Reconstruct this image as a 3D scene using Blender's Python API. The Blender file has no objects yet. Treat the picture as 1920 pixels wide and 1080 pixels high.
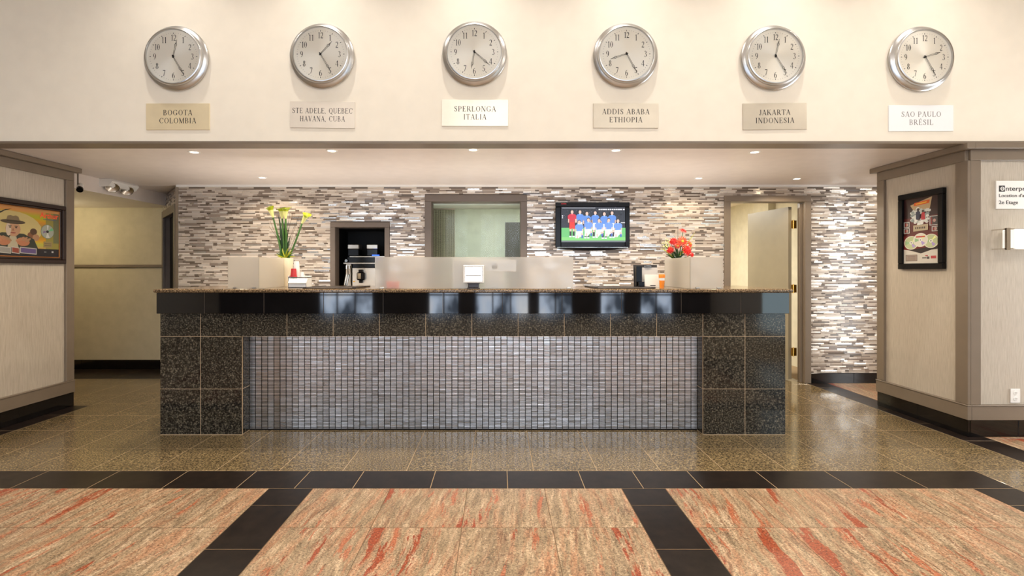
import bpy, math, random
from mathutils import Vector, Matrix
random.seed(7)
S = bpy.context.scene
COL = S.collection
PI = math.pi

# ---------------------------------------------------------------- camera, world, lights, exposure
CX, CY, F, CH = 935.0, 508.0, 930.0, 1.24          # vanishing point, focal length in pixels of 1920x1080, eye height
cam_d = bpy.data.cameras.new('camera'); cam = bpy.data.objects.new('camera', cam_d); COL.objects.link(cam)
cam_d.sensor_width = 36.0; cam_d.lens = F / 1920 * 36.0
cam_d.shift_x = (960 - CX) / 1920; cam_d.shift_y = -(540 - CY) / 1920
cam_d.clip_start = 0.05; cam_d.clip_end = 100
cam.location = (0, 0, CH); cam.rotation_euler = (PI / 2, 0, 0)
S.camera = cam
S.view_settings.view_transform = 'Standard'; S.view_settings.look = 'None'
S.view_settings.exposure = 0.0; S.view_settings.gamma = 1.0; S.view_settings.use_curve_mapping = False
w = bpy.data.worlds.new('world'); S.world = w; w.use_nodes = True
w.node_tree.nodes['Background'].inputs[0].default_value = (0.75, 0.85, 1.0, 1); w.node_tree.nodes['Background'].inputs[1].default_value = 0.6

def light(name, kind, loc, energy, color=(1, .86, .7), size=.1, size_y=None, rot=(0, 0, 0), spot=None, blend=.5):
    d = bpy.data.lights.new(name, kind); o = bpy.data.objects.new(name, d); COL.objects.link(o)
    d.energy = energy; d.color = color; o.location = loc; o.rotation_euler = rot
    if kind == 'AREA':
        d.shape = 'RECTANGLE' if size_y else 'DISK'; d.size = size
        if size_y: d.size_y = size_y
    else: d.shadow_soft_size = size
    if kind == 'SPOT': d.spot_size = spot; d.spot_blend = blend
    return o
WARM = (1.0, .86, .68)
CLOCK_X = [-2.395, -1.315, -.18, .945, 2.06, 3.135]
for x in CLOCK_X:                                     # wall washers in the lobby ceiling, one above each clock
    light('wall_washer', 'SPOT', (x, 3.2, 3.93), 44 if abs(x) < 2.2 else 36, (1, .93, .85), .035, spot=math.radians(112), blend=.9)
for x in (-2.6, 0, 2.6):                              # added ambient fill at the unseen lobby ceiling
    light('lobby_fill', 'AREA', (x, -.85, 3.96), 24 if x < -1 else 60 if x < 1 else 38, (1, .93, .84), 1.4, .7)
for x in (-2.6, 0, 2.6):  # second row of the added ambient fill
    light('lobby_fill', 'AREA', (x, -2.9, 3.96), 30 if x < -1 else 52 if x < 1 else 44, (1, .94, .86), 1.4, .7)
light('lobby_fill', 'AREA', (4.75, .6, 3.96), 62, (1, .94, .86), .7, .7)  # added to brighten the front face of the right pier
light('office_light', 'AREA', (-.1, 6.35, 2.28), 62, (.95, 1, .91), 1.0, .4)
light('office_light', 'AREA', (2.2, 7.2, 2.28), 75, (1, .95, .84), .6, .6)
for x in (-2.1, -.2, 1.6):                            # added fill shining up behind the desk, brightens soffit and mosaic wall
    light('soffit_fill', 'AREA', (x, 4.75, .98), 13, (1, .93, .86), 1.5, .3, rot=(PI, 0, 0))
light('corridor_light', 'POINT', (-5.3, 5.5, 1.9), 17, (1, .88, .58), .06)
light('corridor_light', 'AREA', (4.7, 5.0, 2.17), 14, WARM, .3)

# ---------------------------------------------------------------- materials
def lin(c): return tuple((v / 255 / 12.92) if v / 255 <= .04045 else ((v / 255 + .055) / 1.055) ** 2.4 for v in c) + (1,)
class Nt:
    def __init__(s, name):
        s.m = bpy.data.materials.new(name); s.m.use_nodes = True; s.t = s.m.node_tree; s.b = s.t.nodes['Principled BSDF']
    def n(s, typ, **kw):
        nd = s.t.nodes.new(typ)
        for k, v in kw.items():
            if k.startswith('i_'):
                key = k[2:].replace('_', ' '); nd.inputs[key].default_value = v
            else: setattr(nd, k, v)
        return nd
    def l(s, a, b): s.t.links.new(a, b)
    def ramp(s, fac, stops, interp='LINEAR'):
        r = s.n('ShaderNodeValToRGB'); r.color_ramp.interpolation = interp; e = r.color_ramp.elements
        while len(e) < len(stops): e.new(.5)
        for i, (p, c) in enumerate(stops): e[i].position = p; e[i].color = lin(c) if len(c) == 3 else c
        s.l(fac, r.inputs[0]); return r.outputs[0]
    def mix(s, fac, a, b, mode='MIX'):
        m = s.n('ShaderNodeMix', data_type='RGBA', blend_type=mode)
        for v, i in ((fac, 0), (a, 6), (b, 7)):
            if hasattr(v, 'links') or hasattr(v, 'is_linked'): s.l(v, m.inputs[i])
            else: m.inputs[i].default_value = v
        return m.outputs[2]
    def pos(s, scale=(1, 1, 1), rnd=0):
        g = s.n('ShaderNodeNewGeometry'); v = g.outputs['Position']
        if rnd:
            o = s.n('ShaderNodeObjectInfo'); k = s.n('ShaderNodeVectorMath', operation='SCALE'); k.inputs[0].default_value = (rnd, rnd * 1.7, rnd * .6)
            s.l(o.outputs['Random'], k.inputs['Scale']); a = s.n('ShaderNodeVectorMath', operation='ADD'); s.l(v, a.inputs[0]); s.l(k.outputs[0], a.inputs[1]); v = a.outputs[0]
        m = s.n('ShaderNodeMapping'); m.inputs['Scale'].default_value = scale; s.l(v, m.inputs[0]); return m.outputs[0]
    def noise(s, vec, scale, detail=3, rough=.5, dist=0):
        x = s.n('ShaderNodeTexNoise'); x.inputs['Scale'].default_value = scale; x.inputs['Detail'].default_value = detail
        x.inputs['Roughness'].default_value = rough; x.inputs['Distortion'].default_value = dist; s.l(vec, x.inputs['Vector']); return x.outputs[0]
    def bump(s, h, strength, dist=.002):
        b = s.n('ShaderNodeBump'); b.inputs['Strength'].default_value = strength; b.inputs['Distance'].default_value = dist
        s.l(h, b.inputs['Height']); s.l(b.outputs[0], s.b.inputs['Normal'])
def plain(name, c, rough=.5, metal=0, spec=.5, emit=0, grain=.06, coat=0):
    k = Nt(name); col = lin(c)
    if grain:
        nz = k.noise(k.pos(), 9, 4); lo = tuple(v * (1 - grain) for v in col[:3]) + (1,); hi = tuple(min(1, v * (1 + grain)) for v in col[:3]) + (1,)
        k.l(k.ramp(nz, [(.3, lo), (.7, hi)]), k.b.inputs['Base Color'])
    else: k.b.inputs['Base Color'].default_value = col
    k.b.inputs['Roughness'].default_value = rough; k.b.inputs['Metallic'].default_value = metal
    k.b.inputs['Specular IOR Level'].default_value = spec; k.b.inputs['Coat Weight'].default_value = coat
    if emit: k.b.inputs['Emission Color'].default_value = col; k.b.inputs['Emission Strength'].default_value = emit
    return k.m
M = {}
M['cream'] = plain('cream_wall_paint', (243, 234, 217), .75, grain=.02)
M['soffit'] = plain('soffit_paint', (226, 216, 208), .38, grain=.03, spec=.35)
M['ceil'] = plain('ceiling_paint', (235, 228, 215), .8)
M['trim'] = plain('taupe_trim_paint', (124, 110, 94), .38, grain=.04)
M['dtrim'] = plain('dark_taupe_paint', (102, 90, 80), .4, grain=.04)
M['darkwall'] = plain('dark_brown_wall_paint', (52, 44, 40), .7)
M['olive'] = plain('olive_drape', (62, 64, 40), .8)
M['olivel'] = plain('pale_olive_drape', (132, 138, 112), .8)
M['office'] = plain('office_wall_paint', (218, 211, 190), .8)
M['officegreen'] = plain('pale_green_wall_paint', (212, 222, 205), .8)
M['corr'] = plain('corridor_wall_paper', (190, 178, 150), .75)
M['dark'] = plain('black_matte', (14, 13, 13), .5)
M['nichein'] = plain('black_laminate', (12, 11, 12), .5, spec=.2)
M['band'] = plain('black_polished_stone', (17, 16, 17), .035, grain=.3, spec=.8)
M['basetile'] = plain('black_base_tile', (16, 14, 14), .08, grain=.3)
M['grout'] = plain('light_grout', (206, 180, 146), .9)
M['dgrout'] = plain('dark_grout', (16, 14, 13), .9)
M['dgroutl'] = plain('grey_grout', (104, 92, 80), .9)
M['floorgrout'] = plain('tan_floor_grout', (168, 144, 112), .9)
M['pinkgrout'] = plain('brown_floor_grout', (112, 90, 66), .9)
M['mgrout'] = plain('taupe_grout', (116, 104, 94), .9)
M['black'] = plain('black_plastic', (9, 8, 9), .2, spec=.25)
M['white'] = plain('white_plastic', (235, 233, 228), .4, grain=.01)
M['paper'] = plain('white_paper', (238, 234, 226), .7, grain=.01)
M['sheetp'] = plain('grey_white_paper', (198, 194, 190), .7, grain=.01)
M['vase'] = plain('cream_ceramic', (222, 208, 180), .35)
M['red'] = plain('red_paper_cup', (176, 34, 40), .5)
M['petal'] = plain('red_petal', (214, 24, 20), .5, grain=.3)
M['petalo'] = plain('coral_petal', (232, 84, 52), .5, grain=.3)
M['leaf'] = plain('green_leaf', (52, 92, 28), .45, grain=.3)
M['leafd'] = plain('dark_green_leaf', (28, 58, 24), .5, grain=.3)
M['leafy'] = plain('yellow_green_leaf', (168, 172, 40), .45, grain=.2)
M['calla'] = plain('pale_calla_bloom', (222, 222, 150), .4, grain=.1)
M['callat'] = plain('green_calla_rim', (176, 190, 28), .4, grain=.2)
M['twig'] = plain('brown_twig', (58, 44, 34), .7)
M['orange'] = plain('orange_print', (240, 138, 34), .5)
M['leather'] = plain('dark_leather', (44, 38, 36), .45)
M['brass'] = plain('brass', (212, 168, 82), .25, 1)
M['chrome'] = plain('chrome', (225, 222, 215), .12, 1, grain=0)
M['steel'] = plain('stainless_steel', (196, 188, 176), .3, 1)
M['frame'] = plain('dark_brown_frame', (38, 22, 16), .3)
M['gold'] = plain('gold_slip', (176, 116, 62), .35, .6)
M['ink'] = plain('black_ink', (26, 22, 20), .6, grain=0)
M['greyink'] = plain('grey_ink', (128, 124, 122), .6, grain=0)
M['door'] = plain('taupe_door_paint', (148, 137, 114), .42, grain=.03)
M['greydoor'] = plain('grey_door_paint', (92, 92, 86), .5)
M['lens'] = plain('lit_lamp_lens', (255, 236, 205), .4, emit=14, grain=0)
M['tube'] = plain('lit_ceiling_panel', (255, 240, 218), .4, emit=3, grain=0)
M['sconce'] = plain('frosted_sconce_glass', (250, 250, 245), .5, emit=.55, grain=0)
M['screen'] = plain('lit_display_panel', (255, 252, 244), .3, emit=.5, grain=0)
M['blue'] = plain('blue_indicator', (50, 90, 255), .4, emit=3, grain=0)
M['bead'] = plain('bead_metal', (220, 220, 196), .3, .6)
M['bluebox'] = plain('blue_paint', (60, 90, 200), .4)
for nm, c in (('gold_plaque', (236, 220, 184)), ('silver_plaque', (222, 212, 198)), ('ivory_plaque', (238, 230, 214)), ('steel_plaque', (206, 196, 178)), ('bronze_plaque', (200, 190, 172))):
    M[nm] = plain(nm, c, .3, .25, grain=.04)
M['white_plaque'] = plain('white_plaque', (246, 247, 248), .35, grain=0)

k = Nt('daylight_window_pane')                        # the lobby's windows: bright overcast street outside
g = k.noise(k.pos((1.1, 1.1, .55)), 1.3, 3)
k.l(k.ramp(g, [(.38, (.06, .08, .11, 1)), (.5, (.6, .72, .9, 1)), (.7, (1, 1, 1, 1))]), k.b.inputs['Emission Color'])
k.b.inputs['Emission Strength'].default_value = 8; k.b.inputs['Base Color'].default_value = (.02, .02, .02, 1); M['day'] = k.m
k = Nt('daylight_door_pane'); k.b.inputs['Emission Color'].default_value = (.93, .97, 1, 1); k.b.inputs['Emission Strength'].default_value = 10
k.b.inputs['Base Color'].default_value = (.02, .02, .02, 1); M['day2'] = k.m
M['day3'] = plain('shaded_window_pane', (190, 215, 225), .3, emit=2.6, grain=0)

def speckle(name, stops, scale, rough, rnd=2, spec=.5, second=None):
    k = Nt(name); p = k.pos(rnd=rnd); a = k.noise(p, scale, 2, .6)
    c = k.ramp(a, stops)
    if second:
        v = k.n('ShaderNodeTexVoronoi'); v.inputs['Scale'].default_value = scale * .8; k.l(p, v.inputs['Vector'])
        sp = k.n('ShaderNodeSeparateColor'); k.l(v.outputs['Color'], sp.inputs[0])
        f = k.ramp(sp.outputs[0], [(second[1], (0, 0, 0, 1)), (second[1] + .04, (1, 1, 1, 1))]); c = k.mix(f, c, lin(second[0]))
    big = k.noise(p, 3, 2); c = k.mix(k.ramp(big, [(.3, (0, 0, 0, 1)), (.7, (.25, .25, .25, 1))]), c, (0, 0, 0, 1))
    k.l(c, k.b.inputs['Base Color']); k.b.inputs['Roughness'].default_value = rough; k.b.inputs['Specular IOR Level'].default_value = spec
    return k.m
M['granite'] = speckle('dark_speckled_granite', [(.36, (16, 15, 14)), (.5, (50, 47, 41)), (.62, (92, 86, 74)), (.72, (134, 124, 106))], 95, .09)
M['floorgranite'] = speckle('brown_speckled_granite', [(.34, (56, 46, 32)), (.5, (118, 101, 72)), (.64, (156, 136, 100)), (.76, (198, 176, 134))], 105, .13)
M['slab'] = speckle('tan_speckled_granite', [(.36, (56, 42, 30)), (.5, (118, 96, 70)), (.66, (176, 150, 116))], 120, .12, rnd=0)
k = Nt('dark_honed_stone'); p = k.pos(rnd=3)
k.l(k.ramp(k.noise(p, 16, 6, .65), [(.3, (22, 17, 15)), (.7, (42, 33, 28))]), k.b.inputs['Base Color']); k.b.inputs['Roughness'].default_value = .3; k.b.inputs['Specular IOR Level'].default_value = .18; M['darkstone'] = k.m

k = Nt('veined_pink_granite')
p0 = k.pos(rnd=6)
mp = k.n('ShaderNodeMapping'); mp.inputs['Rotation'].default_value = (0, 0, .10); k.l(p0, mp.inputs[0])
wn = k.n('ShaderNodeTexNoise'); wn.inputs['Scale'].default_value = 2.2; wn.inputs['Detail'].default_value = 4; k.l(mp.outputs[0], wn.inputs['Vector'])
ws = k.n('ShaderNodeVectorMath', operation='SCALE'); ws.inputs['Scale'].default_value = .10; k.l(wn.outputs['Color'], ws.inputs[0])
wa = k.n('ShaderNodeVectorMath', operation='ADD'); k.l(mp.outputs[0], wa.inputs[0]); k.l(ws.outputs[0], wa.inputs[1])
st = k.n('ShaderNodeMapping'); st.inputs['Scale'].default_value = (1, .11, 1); k.l(wa.outputs[0], st.inputs[0])
st2 = k.n('ShaderNodeMapping'); st2.inputs['Scale'].default_value = (1, .14, 1); k.l(wa.outputs[0], st2.inputs[0])
base = k.ramp(k.noise(st2.outputs[0], 34, 8, .75), [(.32, (122, 102, 80)), (.45, (168, 146, 116)), (.56, (196, 170, 138)), (.68, (240, 214, 182))])
pinkf = k.ramp(k.noise(st.outputs[0], 22, 7, .7), [(.48, (0, 0, 0, 1)), (.60, (.6, .6, .6, 1))])
c = k.mix(pinkf, base, lin((212, 150, 112)))
gf = k.ramp(k.noise(st.outputs[0], 5, 4, .6), [(.55, (0, 0, 0, 1)), (.72, (.55, .55, .55, 1))])
c = k.mix(gf, c, lin((130, 106, 82)))
dk = k.ramp(k.noise(st.outputs[0], 44, 6, .7), [(.56, (0, 0, 0, 1)), (.63, (.6, .6, .6, 1))]); c = k.mix(dk, c, lin((104, 84, 66)))
cs = k.ramp(k.noise(st.outputs[0], 31, 6, .7), [(.35, (.6, .6, .6, 1)), (.42, (0, 0, 0, 1))]); c = k.mix(cs, c, lin((240, 212, 176)))
vf = k.ramp(k.noise(st.outputs[0], 6.5, 10, .68), [(.30, (1, 1, 1, 1)), (.405, (1, 1, 1, 1)), (.42, (0, 0, 0, 1))])
vf2 = k.ramp(k.noise(st.outputs[0], 18, 9, .7), [(.39, (.85, .85, .85, 1)), (.42, (0, 0, 0, 1))])
c = k.mix(vf2, c, lin((196, 112, 76))); c = k.mix(vf, c, lin((172, 84, 52)))
gr = k.ramp(k.noise(p0, 120, 4, .75), [(.38, (60, 50, 44)), (.47, (205, 200, 196)), (.6, (255, 255, 255))])
c = k.mix(.75, c, gr, 'MULTIPLY')
wh = k.ramp(k.noise(p0, 85, 3, .7), [(.61, (0, 0, 0, 1)), (.67, (.55, .55, .55, 1))]); c = k.mix(wh, c, lin((238, 218, 184)))
k.l(c, k.b.inputs['Base Color']); k.b.inputs['Roughness'].default_value = .32; k.b.inputs['Specular IOR Level'].default_value = .4; M['pink'] = k.m

k = Nt('woven_wall_panel'); p = k.pos((1, 1, .06)); a = k.noise(p, 150, 4, .6); b2 = k.noise(k.pos(), 2.2, 3)
c = k.ramp(a, [(.3, (172, 161, 145)), (.7, (196, 186, 170))]); k.l(k.mix(k.ramp(b2, [(.3, (0, 0, 0, 1)), (.7, (.16, .16, .16, 1))]), c, lin((170, 150, 130))), k.b.inputs['Base Color'])
k.b.inputs['Roughness'].default_value = .7; k.bump(a, .25, .001); M['panel'] = k.m

k = Nt('mosaic_tile_glaze'); at = k.n('ShaderNodeAttribute', attribute_name='Col'); k.l(at.outputs['Color'], k.b.inputs['Base Color'])
k.l(at.outputs['Alpha'], k.b.inputs['Metallic'])
k.b.inputs['Roughness'].default_value = .2; k.b.inputs['Specular IOR Level'].default_value = .6; M['mosaic'] = k.m
k = Nt('brushed_mosaic_metal'); at = k.n('ShaderNodeAttribute', attribute_name='Col'); k.l(at.outputs['Color'], k.b.inputs['Base Color'])
k.b.inputs['Metallic'].default_value = 1; k.b.inputs['Roughness'].default_value = .3; M['metalmosaic'] = k.m
k = Nt('printed_picture'); at = k.n('ShaderNodeAttribute', attribute_name='Col'); k.l(at.outputs['Color'], k.b.inputs['Base Color']); k.b.inputs['Roughness'].default_value = .35; M['print'] = k.m
k = Nt('television_image'); at = k.n('ShaderNodeAttribute', attribute_name='Col'); k.l(at.outputs['Color'], k.b.inputs['Emission Color']); k.b.inputs['Emission Strength'].default_value = 1.25
k.b.inputs['Base Color'].default_value = (.01, .01, .01, 1); k.b.inputs['Roughness'].default_value = .2; M['tvimage'] = k.m
k = Nt('frosted_glass')                                # etched pane: scatters light, shows only what stands close behind
t = k.t; out = t.nodes['Material Output']
d = k.n('ShaderNodeBsdfDiffuse'); d.inputs[0].default_value = lin((240, 233, 218)); tl = k.n('ShaderNodeBsdfTranslucent'); tl.inputs[0].default_value = lin((250, 244, 232))
m1 = k.n('ShaderNodeMixShader'); m1.inputs[0].default_value = .45; k.l(d.outputs[0], m1.inputs[1]); k.l(tl.outputs[0], m1.inputs[2])
tr = k.n('ShaderNodeBsdfRefraction'); tr.inputs['Roughness'].default_value = .26; tr.inputs['IOR'].default_value = 1.25; m2 = k.n('ShaderNodeMixShader'); m2.inputs[0].default_value = .68; k.l(m1.outputs[0], m2.inputs[1]); k.l(tr.outputs[0], m2.inputs[2])
gl = k.n('ShaderNodeBsdfGlossy'); gl.inputs['Roughness'].default_value = .3; m3 = k.n('ShaderNodeMixShader'); m3.inputs[0].default_value = .04; k.l(m2.outputs[0], m3.inputs[1]); k.l(gl.outputs[0], m3.inputs[2])
k.l(m3.outputs[0], out.inputs[0]); M['frost'] = k.m
k = Nt('clear_glass'); out = k.t.nodes['Material Output']; tr = k.n('ShaderNodeBsdfTransparent'); gl = k.n('ShaderNodeBsdfGlossy'); gl.inputs['Roughness'].default_value = .02
fr = k.n('ShaderNodeFresnel'); fr.inputs[0].default_value = 1.16; m2 = k.n('ShaderNodeMixShader'); k.l(fr.outputs[0], m2.inputs[0]); k.l(tr.outputs[0], m2.inputs[1]); k.l(gl.outputs[0], m2.inputs[2]); k.l(m2.outputs[0], out.inputs[0]); M['glass'] = k.m
k = Nt('brushed_clock_dial'); k.b.inputs['Base Color'].default_value = lin((240, 234, 220)); k.b.inputs['Metallic'].default_value = .25; k.b.inputs['Roughness'].default_value = .42
k.b.inputs['Anisotropic'].default_value = .85; tg = k.n('ShaderNodeTangent', direction_type='RADIAL', axis='Y'); k.l(tg.outputs[0], k.b.inputs['Tangent']); M['dial'] = k.m
M['clockmetal'] = plain('brushed_clock_rim', (206, 207, 208), .3, 1, grain=.03)

# ---------------------------------------------------------------- mesh helpers
class MB:
    def __init__(s): s.v = []; s.f = []; s.mi = []; s.c = []
    def poly(s, pts, mi=0, col=None):
        n = len(s.v); s.v += [tuple(p) for p in pts]; s.f.append(tuple(range(n, n + len(pts)))); s.mi.append(mi); s.c.append(col)
    def box(s, x0, x1, y0, y1, z0, z1, mi=0, col=None, skip=''):
        n = len(s.v); s.v += [(x0, y0, z0), (x1, y0, z0), (x1, y1, z0), (x0, y1, z0), (x0, y0, z1), (x1, y0, z1), (x1, y1, z1), (x0, y1, z1)]
        fs = {'b': (0, 3, 2, 1), 't': (4, 5, 6, 7), 'f': (0, 1, 5, 4), 'r': (1, 2, 6, 5), 'k': (2, 3, 7, 6), 'l': (3, 0, 4, 7)}
        for q, f in fs.items():
            if q not in skip: s.f.append(tuple(n + i for i in f)); s.mi.append(mi); s.c.append(col)
    def obox(s, c, hx, hy, hz, R, mi=0, col=None):
        n = len(s.v)
        for dz in (-1, 1):
            for dx, dy in ((-1, -1), (1, -1), (1, 1), (-1, 1)): s.v.append(tuple(Vector(c) + R @ Vector((dx * hx, dy * hy, dz * hz))))
        for f in ((0, 3, 2, 1), (4, 5, 6, 7), (0, 1, 5, 4), (1, 2, 6, 5), (2, 3, 7, 6), (3, 0, 4, 7)): s.f.append(tuple(n + i for i in f)); s.mi.append(mi); s.c.append(col)
    def cbox(s, x0, x1, y0, y1, z0, z1, b=.004, mi=0):       # chamfered box
        xs, ys, zs = (x0, x1), (y0, y1), (z0, z1); n = len(s.v); idx = {}
        for i in (0, 1):
            for j in (0, 1):
                for q in (0, 1):
                    X, Y, Z = xs[i], ys[j], zs[q]; sx, sy, sz = (b, -b)[i], (b, -b)[j], (b, -b)[q]
                    for a, p in (('x', (X, Y + sy, Z + sz)), ('y', (X + sx, Y, Z + sz)), ('z', (X + sx, Y + sy, Z))):
                        idx[(i, j, q, a)] = len(s.v); s.v.append(p)
        def F(l):
            s.f.append(tuple(idx[t_] for t_ in l)); s.mi.append(mi); s.c.append(None)
        for i in (0, 1):
            F([(i, 0, 0, 'x'), (i, 1, 0, 'x'), (i, 1, 1, 'x'), (i, 0, 1, 'x')]); F([(0, i, 0, 'y'), (1, i, 0, 'y'), (1, i, 1, 'y'), (0, i, 1, 'y')]); F([(0, 0, i, 'z'), (1, 0, i, 'z'), (1, 1, i, 'z'), (0, 1, i, 'z')])
            for j in (0, 1):
                F([(i, j, 0, 'x'), (i, j, 1, 'x'), (i, j, 1, 'y'), (i, j, 0, 'y')]); F([(i, 0, j, 'x'), (i, 1, j, 'x'), (i, 1, j, 'z'), (i, 0, j, 'z')]); F([(0, i, j, 'y'), (1, i, j, 'y'), (1, i, j, 'z'), (0, i, j, 'z')])
                for q in (0, 1): F([(i, j, q, 'x'), (i, j, q, 'y'), (i, j, q, 'z')])
    def lathe(s, prof, c, R=None, n=24, mi=0, a0=0, a1=2 * PI):   # prof: (radius, height) along local Z
        R = R or Matrix.Identity(3); base = len(s.v); full = abs(a1 - a0 - 2 * PI) < 1e-6; m = n if full else n + 1
        for r, h in prof:
            for i in range(m):
                a = a0 + (a1 - a0) * i / n; s.v.append(tuple(Vector(c) + R @ Vector((r * math.cos(a), r * math.sin(a), h))))
        for j in range(len(prof) - 1):
            for i in range(n):
                i2 = (i + 1) % m; s.f.append((base + j * m + i, base + j * m + i2, base + (j + 1) * m + i2, base + (j + 1) * m + i)); s.mi.append(mi); s.c.append(None)
    def cyl(s, p0, p1, r0, r1=None, n=12, mi=0, cap=True):
        r1 = r0 if r1 is None else r1; p0, p1 = Vector(p0), Vector(p1); d = p1 - p0; R = d.to_track_quat('Z', 'Y').to_matrix(); L = d.length
        pr = [(r0, 0), (r1, L)]
        if cap: pr = [(1e-5, 0)] + pr + [(1e-5, L)]
        s.lathe(pr, p0, R, n, mi)
    def tube(s, pts, r, n=6, mi=0, r1=None):
        r1 = r if r1 is None else r1; k_ = len(pts) - 1
        for i in range(k_): s.cyl(pts[i], pts[i + 1], r + (r1 - r) * i / k_, r + (r1 - r) * (i + 1) / k_, n, mi, cap=True)
    def build(s, name, mats, parent=None, smooth=False, origin=None, kind=None, recalc=True):
        if not isinstance(mats, (list, tuple)): mats = [mats]
        o0 = Vector(origin) if origin is not None else (Vector(WORG.get(parent.name, (0, 0, 0))) if parent else Vector((0, 0, 0)))
        me = bpy.data.meshes.new(name); me.from_pydata([tuple(Vector(v) - o0) for v in s.v], [], s.f)
        for m in mats: me.materials.append(M[m] if isinstance(m, str) else m)
        me.polygons.foreach_set('material_index', s.mi)
        if any(c is not None for c in s.c):
            ca = me.color_attributes.new('Col', 'FLOAT_COLOR', 'CORNER'); buf = []
            for f, c in zip(s.f, s.c): buf += list(c or (1, 1, 1, 1)) * len(f)
            ca.data.foreach_set('color', buf)
        if recalc:
            import bmesh
            bm = bmesh.new(); bm.from_mesh(me); bmesh.ops.recalc_face_normals(bm, faces=bm.faces); bm.to_mesh(me); bm.free()
        if smooth:
            me.polygons.foreach_set('use_smooth', [True] * len(me.polygons))
            try: me.set_sharp_from_angle(angle=math.radians(40))
            except Exception: pass
        me.update()
        ob = bpy.data.objects.new(name, me); COL.objects.link(ob)
        if parent: ob.parent = parent; WORG[ob.name] = tuple(WORG.get(parent.name, (0, 0, 0)))
        else: ob.location = o0; WORG[ob.name] = tuple(o0)
        if kind: ob['kind'] = kind
        return ob
WORG = {}
def tag(o, label, cat, group=None):
    o['label'] = label; o['category'] = cat
    if group: o['group'] = group
    return o
def thing(name, label, cat, loc, group=None, rz=0):
    o = bpy.data.objects.new(name, None); COL.objects.link(o); o.location = loc; o.empty_display_size = .05
    WORG[o.name] = tuple(loc); o.rotation_euler = (0, 0, rz); return tag(o, label, cat, group)
def copy_tree(o, parent=None, loc=None):
    c = o.copy(); COL.objects.link(c)
    if parent: c.parent = parent
    if loc is not None: c.location = loc
    for ch in list(o.children): copy_tree(ch, c)
    return c
def struct(name, mb, mat, parent=None, **kw):
    return mb.build(name, mat, parent, kind=None if parent else 'structure', **kw)
_cache = {}
def piece(name, parent, x0, x1, y0, y1, z0, z1, mat, b=.0015):
    """one tile or board: a chamfered block, its mesh shared with every block of the same size"""
    key = (name, mat, round(x1 - x0, 4), round(y1 - y0, 4), round(z1 - z0, 4))
    me = _cache.get(key)
    if me is None:
        m = MB(); hx, hy, hz = (x1 - x0) / 2, (y1 - y0) / 2, (z1 - z0) / 2; m.cbox(-hx, hx, -hy, hy, -hz, hz, min(b, hx * .4, hy * .4, hz * .4))
        o = m.build(name, mat); me = o.data; _cache[key] = me
    else:
        o = bpy.data.objects.new(name, me); COL.objects.link(o)
    o.parent = parent; wo = Vector(WORG.get(parent.name, (0, 0, 0))); o.location = Vector(((x0 + x1) / 2, (y0 + y1) / 2, (z0 + z1) / 2)) - wo
    return o
def px(x, y, D): return Vector(((x - CX) / F * D, D, CH - (y - CY) / F * D))

# ---------------------------------------------------------------- floor
WL, WR, DH, DB = -3.93, 3.50, 3.70, 5.49          # left wall, pier side, clock wall plane, back wall plane
m = MB(); m.box(-7, 5.3, -5, 9, -.12, -.0008)
floor = struct('floor', m, 'floorgrout')
m = MB(); m.box(-3.93, 2.70, .28, 2.828, -.01, -.0006); m.box(3.63, 5.3, .7, 5.49, -.01, -.0006); m.build('joint_bed', 'pinkgrout', floor)
G = .0018
def ftile(x0, x1, y0, y1, mat):
    if x1 - x0 < .03 or y1 - y0 < .03: return
    G = .0011 if mat == 'pink' else .0018
    piece('floor_tile', floor, x0 + G, x1 - G, y0 + G, y1 - G, -.02, random.uniform(-.0004, .0002) * 0, mat, .0012)
def grid(x0, x1, xs, ys, mat):
    e = [x0] + [q for q in sorted(xs) if x0 + .04 < q < x1 - .04] + [x1]
    for a, b in zip(e, e[1:]):
        for c, d in zip(ys, ys[1:]): ftile(a, b, c, d, mat)
gx = [-.178 + .395 * i for i in range(-14, 14)]
gy = [3.078] + [3.46 + .395 * i for i in range(8)]
grid(-3.76, 3.40, gx, gy, 'floorgranite')
grid(-5.6, -3.76, gx, [4.57, 4.95, 5.35, 5.70], 'floorgranite')
grid(-5.6, -3.76, [-5.34, -4.9, -4.47, -4.04], [5.70, 6.28], 'darkstone')
grid(-3.93, -3.76, [], [3.0, 3.42, 3.85, 4.27, 4.57], 'darkstone')
grid(2.95, 3.40, [], [0.3, .695, 1.09, 1.485, 1.88, 2.27, 2.67, 3.078], 'floorgranite')
sx = [-3.64, -3.22, -2.79, -2.35, -1.925, -1.5, -1.167, -.834, -.391, .0515, .4925, .827, 1.167, 1.59, 2.02, 2.45]
grid(-3.93, 2.95, sx, [2.828, 3.078], 'darkstone')
rowsd = [.13, .55, .965, 1.38, 1.795, 2.21, 2.625, 2.828]
for a, b in ((-1.31, -1.057), (.70, .95), (2.70, 2.95)): grid(a, b, [], rowsd, 'darkstone')
rowsp = [.29, .711, 1.132, 1.553, 1.975, 2.397, 2.828]
grid(-3.93, -1.31, [-1.72, -2.16, -2.6, -3.04, -3.48], rowsp, 'pink')
grid(-1.057, .70, [-.618, -.178, .26], rowsp, 'pink')
grid(.95, 2.70, [1.39, 1.83, 2.27], rowsp, 'pink')
grid(3.40, 3.63, [], [.3 + .415 * i for i in range(13)] + [5.49], 'darkstone')
grid(3.63, 5.3, [4.07, 4.51, 4.95], [.711, 1.132, 1.553, 1.975, 2.397, 2.828, 3.25, 3.67, 4.1, 4.52, 4.95, 5.49], 'pink')
m = MB(); m.box(-7, 5.3, -5, .28, -.02, -.001); struct('floor_rear', m, 'pink')  # plain stone floor under and behind the camera

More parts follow.
